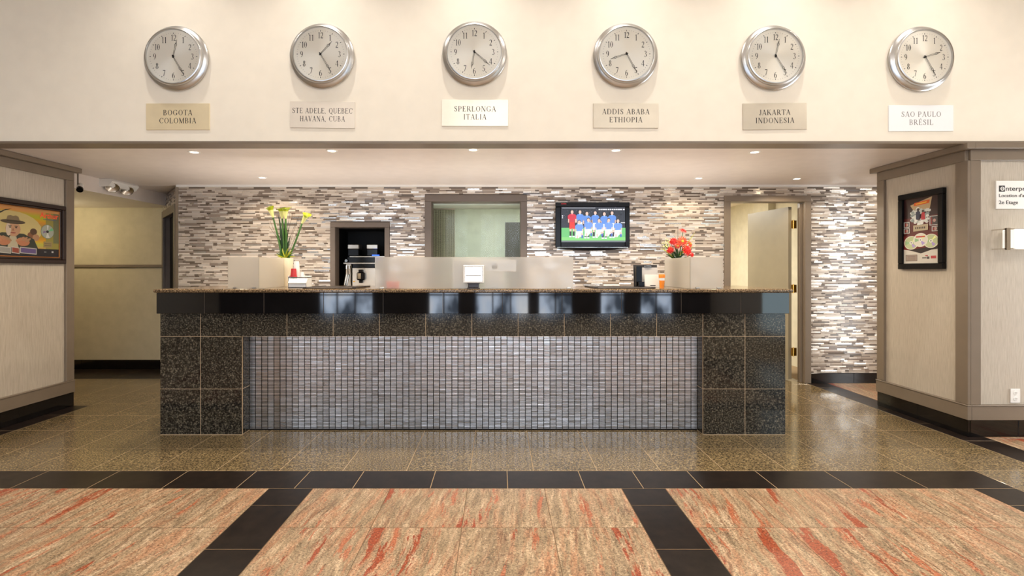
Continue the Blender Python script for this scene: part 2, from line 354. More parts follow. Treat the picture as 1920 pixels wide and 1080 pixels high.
# ---------------------------------------------------------------- lobby shell
m = MB(); m.box(-7, 5.3, -5, DH + .15, 4.0, 4.15); ceiling = struct('ceiling', m, 'ceil')
m = MB(); m.box(-7, 5.3, DH, DH + .14, 2.205, 4.0); struct('wall_clocks', m, 'cream')
m = MB(); m.box(-7, 5.3, DH - .012, DH + .14, 2.187, 2.205); struct('trim_1', m, 'trim')
m = MB(); m.box(-4.1, 5.3, DH + .14, 6.4, 2.19, 2.32); m.box(-7, -4.1, DH + .14, 4.6, 2.19, 2.32); m.box(-4.1, -3.5, 5.49, 6.4, 2.188, 2.19)
struct('ceiling_soffit', m, 'soffit')
m = MB(); m.box(-7, -4.1, 4.57, 6.4, 2.04, 2.3); struct('ceiling_bulkhead', m, 'soffit')
# wall behind the camera with its daylight windows, and side walls
m = MB(); wins = [(-4.5, -3.15), (-1.75, -1.0), (-.6, .75), (1.0, 1.85), (2.55, 3.15), (3.55, 4.35)]
xs = [-7] + [q for a in wins for q in a] + [5.3]
for i in range(0, len(xs), 2): m.box(xs[i], xs[i + 1], -5.1, -5, 0, 4)
for a, b in wins: m.box(a, b, -5.1, -5, 3.1, 4); m.box(a, b, -5.1, -5, 0, .08)
struct('wall_front', m, 'darkwall')
for i, (a, b) in enumerate(wins):
    m = MB(); n = max(1, round((b - a) / .45)); m.box(a, b, -5.09, -5.06, .08, 3.1)
    wd = struct('window_%d' % (i + 2), m, 'day')
    for j in range(n + 1):
        x = a + (b - a) * j / n; m = MB(); m.box(x - .018, x + .018, -5.06, -5.02, .08, 3.1); m.build('mullion', 'dtrim', wd)
    m = MB(); m.box(a, b, -5.055, -5.03, .62, .66); m.build('transom', 'dtrim', wd)
m = MB(); m.box(-7.1, -7, -5, 9, 0, 4); struct('wall_far_left', m, 'panel')
m = MB(); m.box(5.3, 5.4, -5, -2.6, 0, 4); m.box(5.3, 5.4, -1.5, 3.02, 0, 4); m.box(5.3, 5.4, 3.62, 6.4, 0, 4); m.box(5.3, 5.4, -2.6, -1.5, 2.4, 4); m.box(5.3, 5.4, 3.02, 3.62, 2.19, 4)
struct('wall_far_right', m, 'panel')
m = MB(); m.box(5.32, 5.36, 3.02, 3.62, 0.02, 2.19); struct('window_9', m, 'day2')
m = MB(); m.box(5.32, 5.36, -2.6, -1.5, .05, 2.4); struct('window_10', m, 'day3')
for i, (x, y) in enumerate([(x, y) for x in (-3.2, 0, 3.2) for y in (1.3, -2.2)]):
    pass

# ---------------------------------------------------------------- left wall block and right pier, panelled
def panelled(name, side_x, sgn, x_out, y0, y1, front):
    """wall block whose visible side face lies at side_x; boards stand proud towards the lobby (sgn)"""
    m = MB(); m.box(min(side_x, x_out), max(side_x, x_out), y0, y1, 0, 2.19)
    wob = struct(name, m, 'panel')
    def bd(nm, out, ya, yb, z0, z1, mat='trim'):
        a, b = side_x, side_x + sgn * out; piece(nm, wob, min(a, b), max(a, b), ya, yb, z0, z1, mat, .003)
    bd('frieze_board', .022, y0 - .0, y1, 2.065, 2.145); bd('crown_moulding', .06, y0 - (.06 if front else 0), y1 + .04, 2.145, 2.188)
    bd('bottom_rail', .03, y0 - (.03 if front else 0), y1, .128, .232); bd('rail_bead', .034, y0 - (.034 if front else 0), y1, .232, .24)
    bd('corner_board', .022, y1 - .085, y1, .24, 2.065)
    if front: bd('corner_board', .022, y0 - .022, y0 + .082, .24, 2.065)
    ya = y0 - (.018 if front else 0); n = max(1, round((y1 - ya) / .47))
    for i in range(n):
        a, b = ya + (y1 - ya) * i / n, ya + (y1 - ya) * (i + 1) / n; bd('baseboard_tile', .018, a + .001, b - .001, .0, .126, 'basetile')
    if front:
        def fb(nm, out, xa, xb, z0, z1, mat='trim'): piece(nm, wob, xa, xb, y0 - out, y0, z0, z1, mat, .003)
        fb('frieze_board', .022, side_x, x_out, 2.065, 2.145); fb('crown_moulding', .06, side_x, x_out, 2.145, 2.188)
        fb('bottom_rail', .03, side_x, x_out, .128, .232); fb('rail_bead', .034, side_x, x_out, .232, .24)
        fb('corner_board', .022, side_x, side_x + .078, .24, 2.065)
        x = side_x
        while x < x_out - .01:
            fb('baseboard_tile', .018, x + .001, min(x + .36, x_out) - .001, 0, .126, 'basetile'); x += .36
    return wob
wall_left = panelled('wall_left', WL, 1, -7, 3.0, 4.57, False)
wall_right = panelled('wall_right', 3.52, -1, 4.15, 3.72, 4.59, True)

# ---------------------------------------------------------------- corridor on the left
m = MB(); m.box(-7, -4.2, 6.28, 6.4, 0, 2.04); wc = struct('wall_corridor', m, 'corr')
for x in (-5.9, -5.27, -4.7):
    piece('baseboard_tile', wc, x + .001, x + (.63 if x < -5.5 else .569 if x < -5 else .49), 6.262, 6.28, 0, .117, 'basetile')
piece('chair_rail', wc, -7, -4.23, 6.255, 6.28, 1.285, 1.32, 'trim', .004)
# slanted wall with the dark doorway beside the mosaic wall
A = Vector((-3.56, 5.49, 0)); B = Vector((-4.26, 6.30, 0)); dr = (B - A).normalized(); nr = Vector((-dr.y, dr.x, 0))
if nr.y > 0: nr = -nr
Rz = Matrix((dr, -nr, Vector((0, 0, 1)))).transposed()
def sl(m, s0, s1, d0, d1, z0, z1, mi=0, col=None):
    c = A + dr * ((s0 + s1) / 2) + nr * ((d0 + d1) / 2) + Vector((0, 0, (z0 + z1) / 2)); m.obox(c, (s1 - s0) / 2, abs(d1 - d0) / 2, (z1 - z0) / 2, Rz, mi, col)
L = (B - A).length
m = MB(); sl(m, 0, L, -.12, 0, 1.985, 2.19); sl(m, 0, .09, -.12, 0, 0, 1.985); sl(m, L - .09, L, -.12, 0, 0, 1.985)
wall_slant = struct('wall_slanted', m, 'mgrout')
m = MB(); sl(m, .09, L - .09, -.10, -.06, 0, 1.91); d1 = struct('door_1', m, 'nichein')
m = MB(); sl(m, .02, .12, 0, .02, 0, 1.985); sl(m, L - .12, L - .02, 0, .02, 0, 1.985); sl(m, .12, L - .12, 0, .02, 1.90, 1.985); m.build('door_frame', 'dtrim', d1)

# ---------------------------------------------------------------- back wall: core, mosaic, openings
holes = [(-1.859, -1.204, .80, 1.777), (-.815, .313, .80, 2.078), (2.491, 3.447, 0, 2.072)]
XB0, XB1 = -3.56, 5.3
m = MB(); xs = [XB0] + [q for h in holes for q in h[:2]] + [XB1]
for i in range(0, len(xs), 2): m.box(xs[i], xs[i + 1], DB, DB + .12, 0, 2.19)
for a, b, c, d in holes:
    m.box(a, b, DB, DB + .12, d, 2.19)
    if c > 0: m.box(a, b, DB, DB + .12, 0, c)
wall_back = struct('wall_back', m, 'mgrout')
PAL = [((104, 92, 80), 0, 9), ((140, 126, 114), 0, 22), ((178, 165, 151), 0, 24), ((208, 196, 182), .1, 24), ((226, 216, 204), .4, 12), ((240, 236, 228), .9, 8)]
bag = [p for p in PAL for _ in range(p[2])]
sheet = []
for r in range(22):
    row = []; x = 0
    while x < .30:
        l = random.choice((.042, .042, .09, .13, .18)); row.append((l, random.choice(bag + [PAL[0]] * 22 if l < .05 else bag[6:]))); x += l
    sheet.append(row)
def mosaic_rows(zb, zt, x0, x1, holes_, put):
    r = 0; z = zb; hh = .0158
    while z + hh <= zt + .001:
        segs = [(x0, x1)]
        for a, b, c, d in holes_:
            if z + hh > c and z < d:
                ns = []
                for s0, s1 in segs:
                    if b <= s0 or a >= s1: ns.append((s0, s1)); continue
                    if a > s0: ns.append((s0, a))
                    if b < s1: ns.append((b, s1))
                segs = ns
        row = sheet[r % 22]; off = (r * .137) % .3
        for s0, s1 in segs:
            x = s0; q = int((s0 + 9) / .28) + r
            first = True
            while x < s1 - .004:
                l, pc = row[q % len(row)]
                if random.random() < .3: pc = random.choice(bag)
                if first: l = l * random.uniform(.3, 1); first = False
                e = min(x + l, s1); put(x + .0008, e - .0008, z + .0008, z + hh - .0008, pc); x = e; q += 1
        z += hh; r += 1
m = MB()
def put_back(x0, x1, z0, z1, pc):
    if x1 - x0 < .003: return
    c = list(lin(pc[0])); j = random.uniform(.88, 1.12); c = [min(1, v * j) for v in c[:3]] + [pc[1]]
    y = DB - .006 - random.uniform(0, .0012); t0, t1 = random.gauss(0, .00028), random.gauss(0, .00022) * (x1 - x0) / .05
    n = len(m.v); m.v += [(x0, y + t0 + t1, z0), (x1, y + t0 - t1, z0), (x1, y - t0 - t1, z1), (x0, y - t0 + t1, z1), (x0, DB, z0), (x1, DB, z0), (x1, DB, z1), (x0, DB, z1)]
    for f in ((0, 1, 2, 3), (3, 2, 6, 7), (1, 0, 4, 5), (0, 3, 7, 4), (2, 1, 5, 6)): m.f.append(tuple(n + i for i in f)); m.mi.append(0); m.c.append(c)
mosaic_rows(.113, 2.168, XB0 + .02, 4.9, holes, put_back)
m.build('mosaic_tiles', 'mosaic', wall_back, kind='stuff', recalc=False)
m = MB()
def put_sl(x0, x1, z0, z1, pc):
    if x1 - x0 < .003: return
    c = list(lin(pc[0])); c[3] = pc[1]; sl(m, x0, x1, 0, .006 + random.uniform(0, .001), z0, z1, 0, c)
mosaic_rows(1.99, 2.17, 0.01, L, [], put_sl); m.build('mosaic_tiles', 'mosaic', wall_slant, kind='stuff')
m = MB(); m.box(XB0, 5.0, DB - .02, DB, 2.168, 2.19); m.build('cove_strip', 'white', wall_back)
m = MB(); m.box(XB0 - .012, XB0 + .02, DB - .012, DB + .01, 0, 2.17); m.build('edge_strip', 'steel', wall_back)
x = 3.447 + .001
for x1 in (3.92, 4.39, 4.86): piece('baseboard_tile', wall_back, x, x1 - .002, DB - .018, DB, 0, .112, 'basetile'); x = x1
x = XB0
while x < 2.4: piece('baseboard_tile', wall_back, x + .001, min(x + .57, 2.49) - .001, DB - .018, DB, 0, .112, 'basetile'); x += .57

def casing(name, parent, x0, x1, z0, z1, wdt, depth, mat, floorless=True):
    """three boards round an opening plus its reveals"""
    for a, b, c, d in ((x0, x0 + wdt, z0, z1 - wdt), (x1 - wdt, x1, z0, z1 - wdt), (x0, x1, z1 - wdt, z1)): piece(name, parent, a, b, DB - .022, DB + .002, c, d, mat, .003)
    for a, b, c, d in ((x0 + wdt - .012, x0 + wdt, z0, z1 - wdt), (x1 - wdt, x1 - wdt + .012, z0, z1 - wdt), (x0 + wdt, x1 - wdt, z1 - wdt, z1 - wdt + .012)): piece('jamb', parent, a, b, DB + .002, DB + depth, c, d, mat, .002)
# coffee niche
a, b, c, d = -1.859, -1.204, .80, 1.777
niche = bpy.data.objects.new('coffee_niche', None); COL.objects.link(niche); niche['kind'] = 'structure'; niche.location = (-1.53, DB, .8); WORG['coffee_niche'] = (-1.53, DB, .8)
for nb in ((a, a + .035, DB + .12, 6.0, .9, d), (b - .035, b, DB + .12, 6.0, .9, d), (a, b, 6.0, 6.03, c, d), (a + .035, b - .035, DB + .12, 6.0, d - .06, d), (a, b, DB, 6.0, c, .9)):
    piece('niche_panel', niche, *nb, 'nichein', .002)
casing('casing_board', niche, a, b, .9, d, .055, .12, 'dtrim')
# reception window
w1 = bpy.data.objects.new('window_1', None); COL.objects.link(w1); w1['kind'] = 'structure'; w1.location = (-.25, DB, .8); WORG['window_1'] = (-.25, DB, .8)
casing('casing_board', w1, -.815, .313, .80, 2.078, .072, .16, 'dtrim')
m = MB(); m.box(-.745, .243, DB + .10, DB + .106, .8, 2.0); m.build('glass_pane', 'glass', w1)
m = MB(); m.box(-.82, .32, DB + .16, DB + .52, 1.990, 2.2); m.build('header_reveal', 'officegreen', w1)
# doorway on the right with its open leaf
d2 = bpy.data.objects.new('door_2', None); COL.objects.link(d2); d2['kind'] = 'structure'; d2.location = (2.97, DB, 0); WORG['door_2'] = (2.97, DB, 0)
casing('casing_board', d2, 2.491, 3.447, 0, 2.072, .068, .12, 'trim')
piece('door_stop', d2, 3.352, 3.379, DB + .03, DB + .06, 0, 1.99, 'trim', .002)
leaf = Matrix.Rotation(math.radians(-4.5), 3, 'Z')
hx, hy = 3.30, DB + .13
mb = MB(); R3 = Matrix.Rotation(math.radians(98), 3, 'Z')
mb.obox(Vector((hx, hy, .99)) + R3 @ Vector((.36, 0, 0)), .36, .02, .975, R3); dl = mb.build('door_leaf', 'door', d2)
for z in (1.765, 1.04, .327):
    m = MB(); m.cyl((hx + .028, hy - .02, z - .05), (hx + .028, hy - .02, z + .05), .009, n=8); m.box(hx + .002, hx + .062, hy - .024, hy - .019, z - .045, z + .045); m.build('hinge', 'brass', d2, smooth=True)
m = MB(); e = Vector((hx, hy, 1.0)) + R3 @ Vector((.66, 0, 0)); m.cyl(e, e + Vector((-.05, 0, 0)), .012); m.lathe([(.001, 0), (.024, .006), (.028, .02), (.02, .034), (.001, .038)], e + Vector((-.05, 0, 0)), Vector((-1, 0, 0)).to_track_quat('Z', 'Y').to_matrix(), 14); m.build('door_knob', 'brass', d2, smooth=True)
# rooms behind the back wall
m = MB(); m.box(-2.4, 1.1, 7.7, 7.8, 0, 2.3); m.box(-2.5, -2.4, 6.1, 7.8, 0, 2.3); struct('wall_office', m, 'officegreen')
m = MB(); m.box(1.1, 1.2, DB + .12, 8.6, 0, 2.3); m.box(1.2, 3.95, 8.5, 8.6, 0, 2.3); m.box(3.85, 3.95, DB + .6, 8.5, 0, 2.3); m.box(3.75, 3.85, 6.9, 7.3, 0, 2.3); struct('wall_passage', m, 'office')
m = MB(); m.box(-2.5, 3.95, DB + .12, 8.6, 2.3, 2.4); struct('ceiling_office', m, 'ceil')
m = MB(); m.box(.10, .72, 7.66, 7.7, 0, 1.99); d3 = struct('door_3', m, 'greydoor')
m = MB(); m.cyl((.17, 7.66, 1.0), (.17, 7.60, 1.0), .01); m.cyl((.17, 7.605, 1.0), (.27, 7.605, 1.0), .009); m.build('door_handle', 'chrome', d3, smooth=True)
m = MB(); m.box(-.82, -.70, 6.04, 6.06, 0, 2.3); struct('wall_partition', m, 'olive')
m = MB(); m.box(-.699, -.535, 6.04, 6.06, 0, 2.3); struct('wall_partition_pale', m, 'olivel')  # paler part of the olive partition behind the beads
# bead curtain behind the reception window
bc = thing('bead_curtain', 'sparkling metal bead curtain hanging at the left inside the reception window', 'curtain', (-.63, 5.95, 1.98))
m = MB(); m.cyl((-.80, 5.95, 1.983), (-.52, 5.95, 1.983), .008); m.build('curtain_rod', 'steel', bc)
m = MB()
for i in range(30):
    x = -.79 + i * .0090 + random.uniform(-.002, .002); yy = 5.95 + (i % 3) * .012
    z = 1.975
    while z > .95:
        r = .0054; n = len(m.v); m.v += [(x + r, yy, z), (x - r, yy, z), (x, yy + r, z), (x, yy - r, z), (x, yy, z + r * 1.5), (x, yy, z - r * 1.5)]
        for f in ((0, 2, 4), (2, 1, 4), (1, 3, 4), (3, 0, 4), (2, 0, 5), (1, 2, 5), (3, 1, 5), (0, 3, 5)): m.f.append(tuple(n + q for q in f)); m.mi.append(0); m.c.append(None)
        z -= random.uniform(.0125, .015)
m.build('bead_strings', 'bead', bc, kind='stuff', recalc=False)

# ---------------------------------------------------------------- reception desk
X0, X1, YF, ZB = -2.56, 2.169, 3.75, .922
desk = thing('reception_desk', 'long reception desk clad in dark speckled granite tiles with a metal mosaic front panel', 'desk', (-.195, 4.05, 0))
m = MB(); PL, PR = -1.94, 1.545
g_ = .0012; m.box(X0 + g_, PL - g_, YF + g_, 4.46, 0, ZB); m.box(PR + g_, X1 - g_, YF + g_, 4.46, 0, ZB); m.box(PL - .012, PR + .012, YF + g_, 4.46, .744, ZB); m.box(PL - .012, PR + .012, 3.87, 4.46, 0, .744)
m.box(X0 + .01, X1 - .01, 3.7045, 4.46, ZB + .002, 1.078, 1)
m.build('carcass', ['grout', 'dgroutl'], desk)
def dt(x0, x1, z0, z1, mat='granite', y=YF, t=.012): piece('granite_tile', desk, x0 + .0015, x1 - .0015, y, y + t, z0 + .0015, z1 - .0015, mat, .0008)
zr = [0.002, .347, .744, ZB]
xl = [X0, px(376, 0, YF).x, PL]; xr = [PR, px(1397, 0, YF).x, X1]
for xx in (xl, xr):
    for a, b in zip(xx, xx[1:]):
        for c, d in zip(zr[:-1], zr[1:-1]): dt(a, b, c, d)
up = [X0, xl[1], px(453, 0, YF).x] + [px(538 + (1318 - 538) / 9 * i, 0, YF).x for i in range(10)] + [xr[1], X1]
for a, b in zip(up, up[1:]): dt(a, b, .744, ZB)
for xs_, dx in ((PL, -1), (PR, 1)):                 # cheeks of the recess
    for c, d in zip(zr[:-1], zr[1:-1]):
        a, b = (xs_ - .012, xs_) if dx < 0 else (xs_, xs_ + .012); piece('granite_tile', desk, a, b, YF + .013, 3.869, c + .0014, d - .0014, 'granite', .0012)
for xs_ in (X0, X1 - .012):                         # outer ends
    for a, b in ((YF + .013, 4.05), (4.05, 4.46)):
        for c, d in zip(zr, zr[1:]): piece('granite_tile', desk, xs_, xs_ + .012, a + .0014, b - .0014, c + .0014, d - .0014, 'granite', .0012)
bx = [px(293, 0, 3.703).x] + [px(383 + 111.8 * i, 0, 3.703).x for i in range(10)] + [px(1480, 0, 3.703).x]
for a, b in zip(bx, bx[1:]): piece('fascia_tile', desk, a + .0008, b - .0008, 3.703, 3.72, ZB, 1.078, 'band', .0015)
for xa in (bx[0], bx[-1] - .014): piece('fascia_tile', desk, xa, xa + .014, 3.722, 4.46, ZB, 1.078, 'band', .0015)
piece('fascia_underside', desk, bx[0] + .002, bx[-1] - .002, 3.706, 3.752, ZB - .001, ZB + .003, 'band', .0005)
m = MB(); m.box(PL, PR, 3.864, 3.87, 0, .744); bp = m.build('panel_backing', 'dgrout', desk)
m = MB(); nc = 73; nrw = 68; cw = (PR - PL) / nc; ch = (.742 - .012) / nrw
for i in range(nc):
    cj = random.uniform(.92, 1.08); ct = random.gauss(0, .0005)
    for j in range(nrw):
        xa, xb = PL + cw * i + .003, PL + cw * (i + 1) - .003; za, zb = .012 + ch * j + .0026, .012 + ch * (j + 1) - .0026
        v = random.uniform(.74, .94) * cj; c = (v, v * .96, v * .93, 1); t0 = random.gauss(0, .00007); t1 = random.gauss(0, .00015) + ct; y = 3.8595
        n = len(m.v); m.v += [(xa, y + t0 + t1, za), (xb, y + t0 - t1, za), (xb, y - t0 - t1, zb), (xa, y - t0 + t1, zb), (xa, 3.864, za), (xb, 3.864, za), (xb, 3.864, zb), (xa, 3.864, zb)]
        for f in ((0, 1, 2, 3), (3, 2, 6, 7), (1, 0, 4, 5), (0, 3, 7, 4), (2, 1, 5, 6)): m.f.append(tuple(n + q for q in f)); m.mi.append(0); m.c.append(c)
m.build('metal_mosaic', 'metalmosaic', desk, kind='stuff', recalc=False)
# countertop with a rounded nose
m = MB(); xa, xb, ya, yb, z0, z1 = px(287, 0, 3.672).x, px(1488, 0, 3.672).x, 3.672, 4.52, 1.078, 1.106
ring = []
N = 6
prof = [(0.006 * (1 - math.sin(t)) if t > 0 else .012 * (1 - math.cos(t)) + .0, t) for t in (0,)]
def rr(inset): return [(xa + inset, ya + inset), (xb - inset, ya + inset), (xb - inset, yb), (xa + inset, yb)]
lv = [(.010, z0), (.003, z0 + .004), (0, z0 + .010), (0, z0 + .018), (.003, z1 - .004), (.009, z1)]
n0 = len(m.v)
for ins, z in lv:
    for X_, Y_ in rr(ins): m.v.append((X_, Y_, z))
for j in range(len(lv) - 1):
    for i in range(4): m.f.append((n0 + j * 4 + i, n0 + j * 4 + (i + 1) % 4, n0 + j * 4 + 4 + (i + 1) % 4, n0 + j * 4 + 4 + i)); m.mi.append(0); m.c.append(None)
m.f.append((n0 + 3, n0 + 2, n0 + 1, n0)); m.mi.append(0); m.c.append(None)
e = n0 + (len(lv) - 1) * 4; m.f.append((e, e + 1, e + 2, e + 3)); m.mi.append(0); m.c.append(None)
tag(m.build('countertop', 'slab', origin=(0, 4.05, 1.078)), 'thin tan speckled granite countertop running the full length of the reception desk', 'countertop')
ZT = 1.1065

# frosted screens
def screen(label, panes):
    t = thing('glass_screen', label, 'screen', (panes[0][0], panes[0][2], ZT), 'frosted privacy screens on the desk')
    for x0, x1, y0, y1 in panes:
        m = MB(); m.cbox(x0, x1, y0, y1, ZT, 1.345, .0015); m.build('glass_pane', 'frost', t)
    for x0, x1, y0, y1 in panes[:1]:
        for x in (x0 + .04, x1 - .05):
            m = MB(); m.cbox(x, x + .03, y0 - .006, y1 + .006, ZT, ZT + .012, .002); m.build('clamp', 'steel', t)
    return t
screen('frosted glass screen at the left end of the desk, below the calla lilies', [(px(427, 0, 3.75).x, -1.8145, 3.75, 3.758), (-1.8225, -1.8145, 3.7585, 4.198)])
screen('long frosted glass screen at the middle of the desk, behind the small lit display', [(px(703, 0, 3.75).x, px(1075, 0, 3.75).x, 3.75, 3.758)])
screen('frosted glass screen at the right end of the desk, in front of the red flowers', [(1.4476, px(1356, 0, 3.75).x, 3.75, 3.758), (1.4476, 1.4556, 3.7585, 4.33)])

# ---------------------------------------------------------------- serif lettering drawn from strokes
def arcpts(cx, cy, rx, ry, a0, a1, ws, wt, n=14):
    out = []
    for i in range(n + 1):
        a = math.radians(a0 + (a1 - a0) * i / n); c, s_ = math.cos(a), math.sin(a); wd = wt + (ws - wt) * c * c
        out.append(((cx + (rx - 0) * c, cy + ry * s_), (cx + (rx - wd) * c, cy + (ry - wd * .9) * s_)))
    return out
T, t_ = .14, .055
def srf(x, y, w=.24): return ('L', x - w / 2, y, x + w / 2, y, .045)
def stem(x, y0=0, y1=1, w=T, s=True): return [('L', x, y0, x, y1, w)] + ([srf(x, y0 + .022), srf(x, y1 - .022)] if s else [])
GL = {
 'A': ([('L', .08, 0, .40, 1, t_), ('L', .38, 1, .68, 0, T), ('L', .18, .34, .58, .34, t_), srf(.08, .02), srf(.68, .02)], .80),
 'B': (stem(.16) + [('L', .16, .975, .36, .975, t_), ('L', .16, .52, .36, .52, t_), ('L', .16, .025, .36, .025, t_), ('A', .34, .75, .25, .25, -90, 90), ('A', .36, .265, .30, .265, -90, 90)], .74),
 'C': ([('A', .44, .5, .40, .5, 42, 318), ('L', .74, .68, .74, .97, t_)], .82),
 'D': (stem(.16) + [('L', .16, .975, .38, .975, t_), ('L', .16, .025, .38, .025, t_), ('A', .36, .5, .44, .5, -90, 90)], .88),
 'E': (stem(.16) + [('L', .1, .975, .6, .975, t_), ('L', .16, .52, .46, .52, t_), ('L', .1, .025, .64, .025, t_), ('L', .60, .78, .60, 1, t_), ('L', .64, 0, .64, .24, t_), ('L', .46, .42, .46, .62, t_)], .72),
 'G': ([('A', .44, .5, .40, .5, 42, 318), ('L', .74, .68, .74, .97, t_), ('L', .72, .08, .72, .42, T), srf(.70, .42)], .90),
 'H': (stem(.16) + stem(.68) + [('L', .16, .51, .68, .51, t_)], .86),
 'I': (stem(.18), .38),
 'J': ([('L', .26, .2, .26, 1, T), srf(.26, .978), ('A', .15, .18, .18, .22, 180, 360)], .44),
 'K': (stem(.16) + [('L', .2, .42, .62, 1, t_), ('L', .34, .58, .70, 0, T), srf(.62, .978), srf(.70, .02)], .82),
 'L': (stem(.16) + [('L', .1, .025, .62, .025, t_), ('L', .62, 0, .62, .28, t_)], .68),
 'M': ([('L', .14, 0, .14, 1, t_), ('L', .16, 1, .48, .02, T), ('L', .48, .02, .82, 1, t_), ('L', .84, 0, .84, 1, T), srf(.14, .02), srf(.84, .02), srf(.10, .978, .16), srf(.88, .978, .16)], 1.0),
 'N': ([('L', .14, 0, .14, 1, t_), ('L', .16, 1, .72, 0, T), ('L', .74, 0, .74, 1, t_), srf(.14, .02), srf(.08, .978, .18), srf(.74, .978)], .88),
 'O': ([('A', .44, .5, .40, .5, 0, 360)], .88),
 'P': (stem(.16) + [('L', .16, .975, .38, .975, t_), ('L', .16, .45, .38, .45, t_), ('A', .36, .71, .28, .29, -90, 90)], .70),
 'Q': ([('A', .44, .5, .40, .5, 0, 360), ('L', .46, .05, .82, -.2, T * .8)], .88),
 'R': (stem(.16) + [('L', .16, .975, .38, .975, t_), ('L', .16, .48, .38, .48, t_), ('A', .34, .73, .27, .27, -90, 90), ('L', .38, .5, .70, 0, T), srf(.74, .02, .16)], .80),
 'S': ([('A', .30, .745, .23, .255, 30, 250), ('A', .31, .265, .26, .265, -150, 80), ('L', .18, .62, .46, .42, T), ('L', .52, .72, .52, .96, t_), ('L', .07, .04, .07, .3, t_)], .64),
 'T': (stem(.37, s=False) + [srf(.37, .02), ('L', .03, .975, .71, .975, t_), ('L', .04, .76, .04, 1, t_), ('L', .70, .76, .70, 1, t_)], .74),
 'U': ([('L', .17, .3, .17, 1, T), ('L', .70, .3, .70, 1, t_), ('A', .42, .32, .32, .32, 180, 360), srf(.17, .978), srf(.70, .978)], .86),
 'V': ([('L', .12, 1, .42, 0, T), ('L', .42, 0, .68, 1, t_), srf(.12, .978), srf(.70, .978)], .80),
 ',': ([('L', .1, .1, .1, 0, .12), ('L', .12, .04, .06, -.14, .06)], .28),
 ' ': ([], .36),
 '0': ([('A', .28, .5, .24, .5, 0, 360)], .56), '1': ([('L', .28, 0, .28, 1, .12), srf(.28, .02), ('L', .12, .84, .28, .98, t_)], .46),
 '2': ([('A', .28, .72, .22, .28, -35, 170), ('L', .46, .58, .1, .06, .075), ('L', .06, .05, .50, .05, .11)], .56),
 '3': ([('A', .25, .76, .20, .24, -90, 150), ('A', .25, .27, .25, .27, -150, 90)], .54),
 '4': ([('L', .40, 0, .40, 1, .11), ('L', .38, .98, .03, .3, t_), ('L', .03, .3, .56, .3, t_)], .58),
 '5': ([('L', .16, .95, .48, .95, .1), ('L', .15, .95, .12, .55, t_), ('A', .24, .30, .26, .30, -150, 120)], .54),
 '6': ([('A', .29, .31, .24, .31, 0, 360), ('A', .46, .40, .41, .60, 100, 190)], .56),
 '7': ([('L', .06, .94, .50, .94, .11), ('L', .48, .92, .20, 0, .09)], .54),
 '8': ([('A', .28, .755, .19, .245, 0, 360), ('A', .28, .275, .24, .275, 0, 360)], .56),
 '9': ([('A', .27, .69, .24, .31, 0, 360), ('A', .10, .60, .41, .60, -80, 10)], .56)}
GL['\u00c9'] = (GL['E'][0] + [('L', .30, 1.08, .46, 1.26, .07)], .72)
def glyph_polys(ch):
    out = []
    for g_ in GL[ch][0]:
        if g_[0] == 'L':
            _, x0, y0, x1, y1, wd = g_; d = Vector((x1 - x0, y1 - y0)); nn = Vector((-d.y, d.x)).normalized() * wd / 2
            out.append([(x0 + nn.x, y0 + nn.y), (x1 + nn.x, y1 + nn.y), (x1 - nn.x, y1 - nn.y), (x0 - nn.x, y0 - nn.y)])
        else:
            _, cx, cy, rx, ry, a0, a1 = g_; pts = arcpts(cx, cy, rx, ry, a0, a1, T, t_)
            for (a, b), (c, d) in zip(pts, pts[1:]): out.append([a, c, d, b])
    return out
def text_w(s_, h, sp=.10): return sum((GL[c][1] + sp) * h for c in s_) - sp * h
def put_text(mb, s_, cx, cz, h, y, sp=.10, squeeze=1):
    x = cx - text_w(s_, h, sp) * squeeze / 2
    for c in s_:
        for j, pl in enumerate(glyph_polys(c)):
            q = [(x + a * h * squeeze, y - j * 2e-6, cz - h / 2 + b * h) for a, b in pl]
            ar = sum(q[i][0] * q[(i + 1) % 4][2] - q[(i + 1) % 4][0] * q[i][2] for i in range(4))
            mb.poly(q if ar > 0 else q[::-1])
        x += (GL[c][1] + sp) * h * squeeze
def builtin_text(s_, size, bold=0):
    cu = bpy.data.curves.new('lettering', 'FONT'); cu.body = s_; cu.size = size; cu.extrude = .0004; cu.offset = bold
    o = bpy.data.objects.new('lettering', cu); me = bpy.data.meshes.new_from_object(o); bpy.data.objects.remove(o); return me

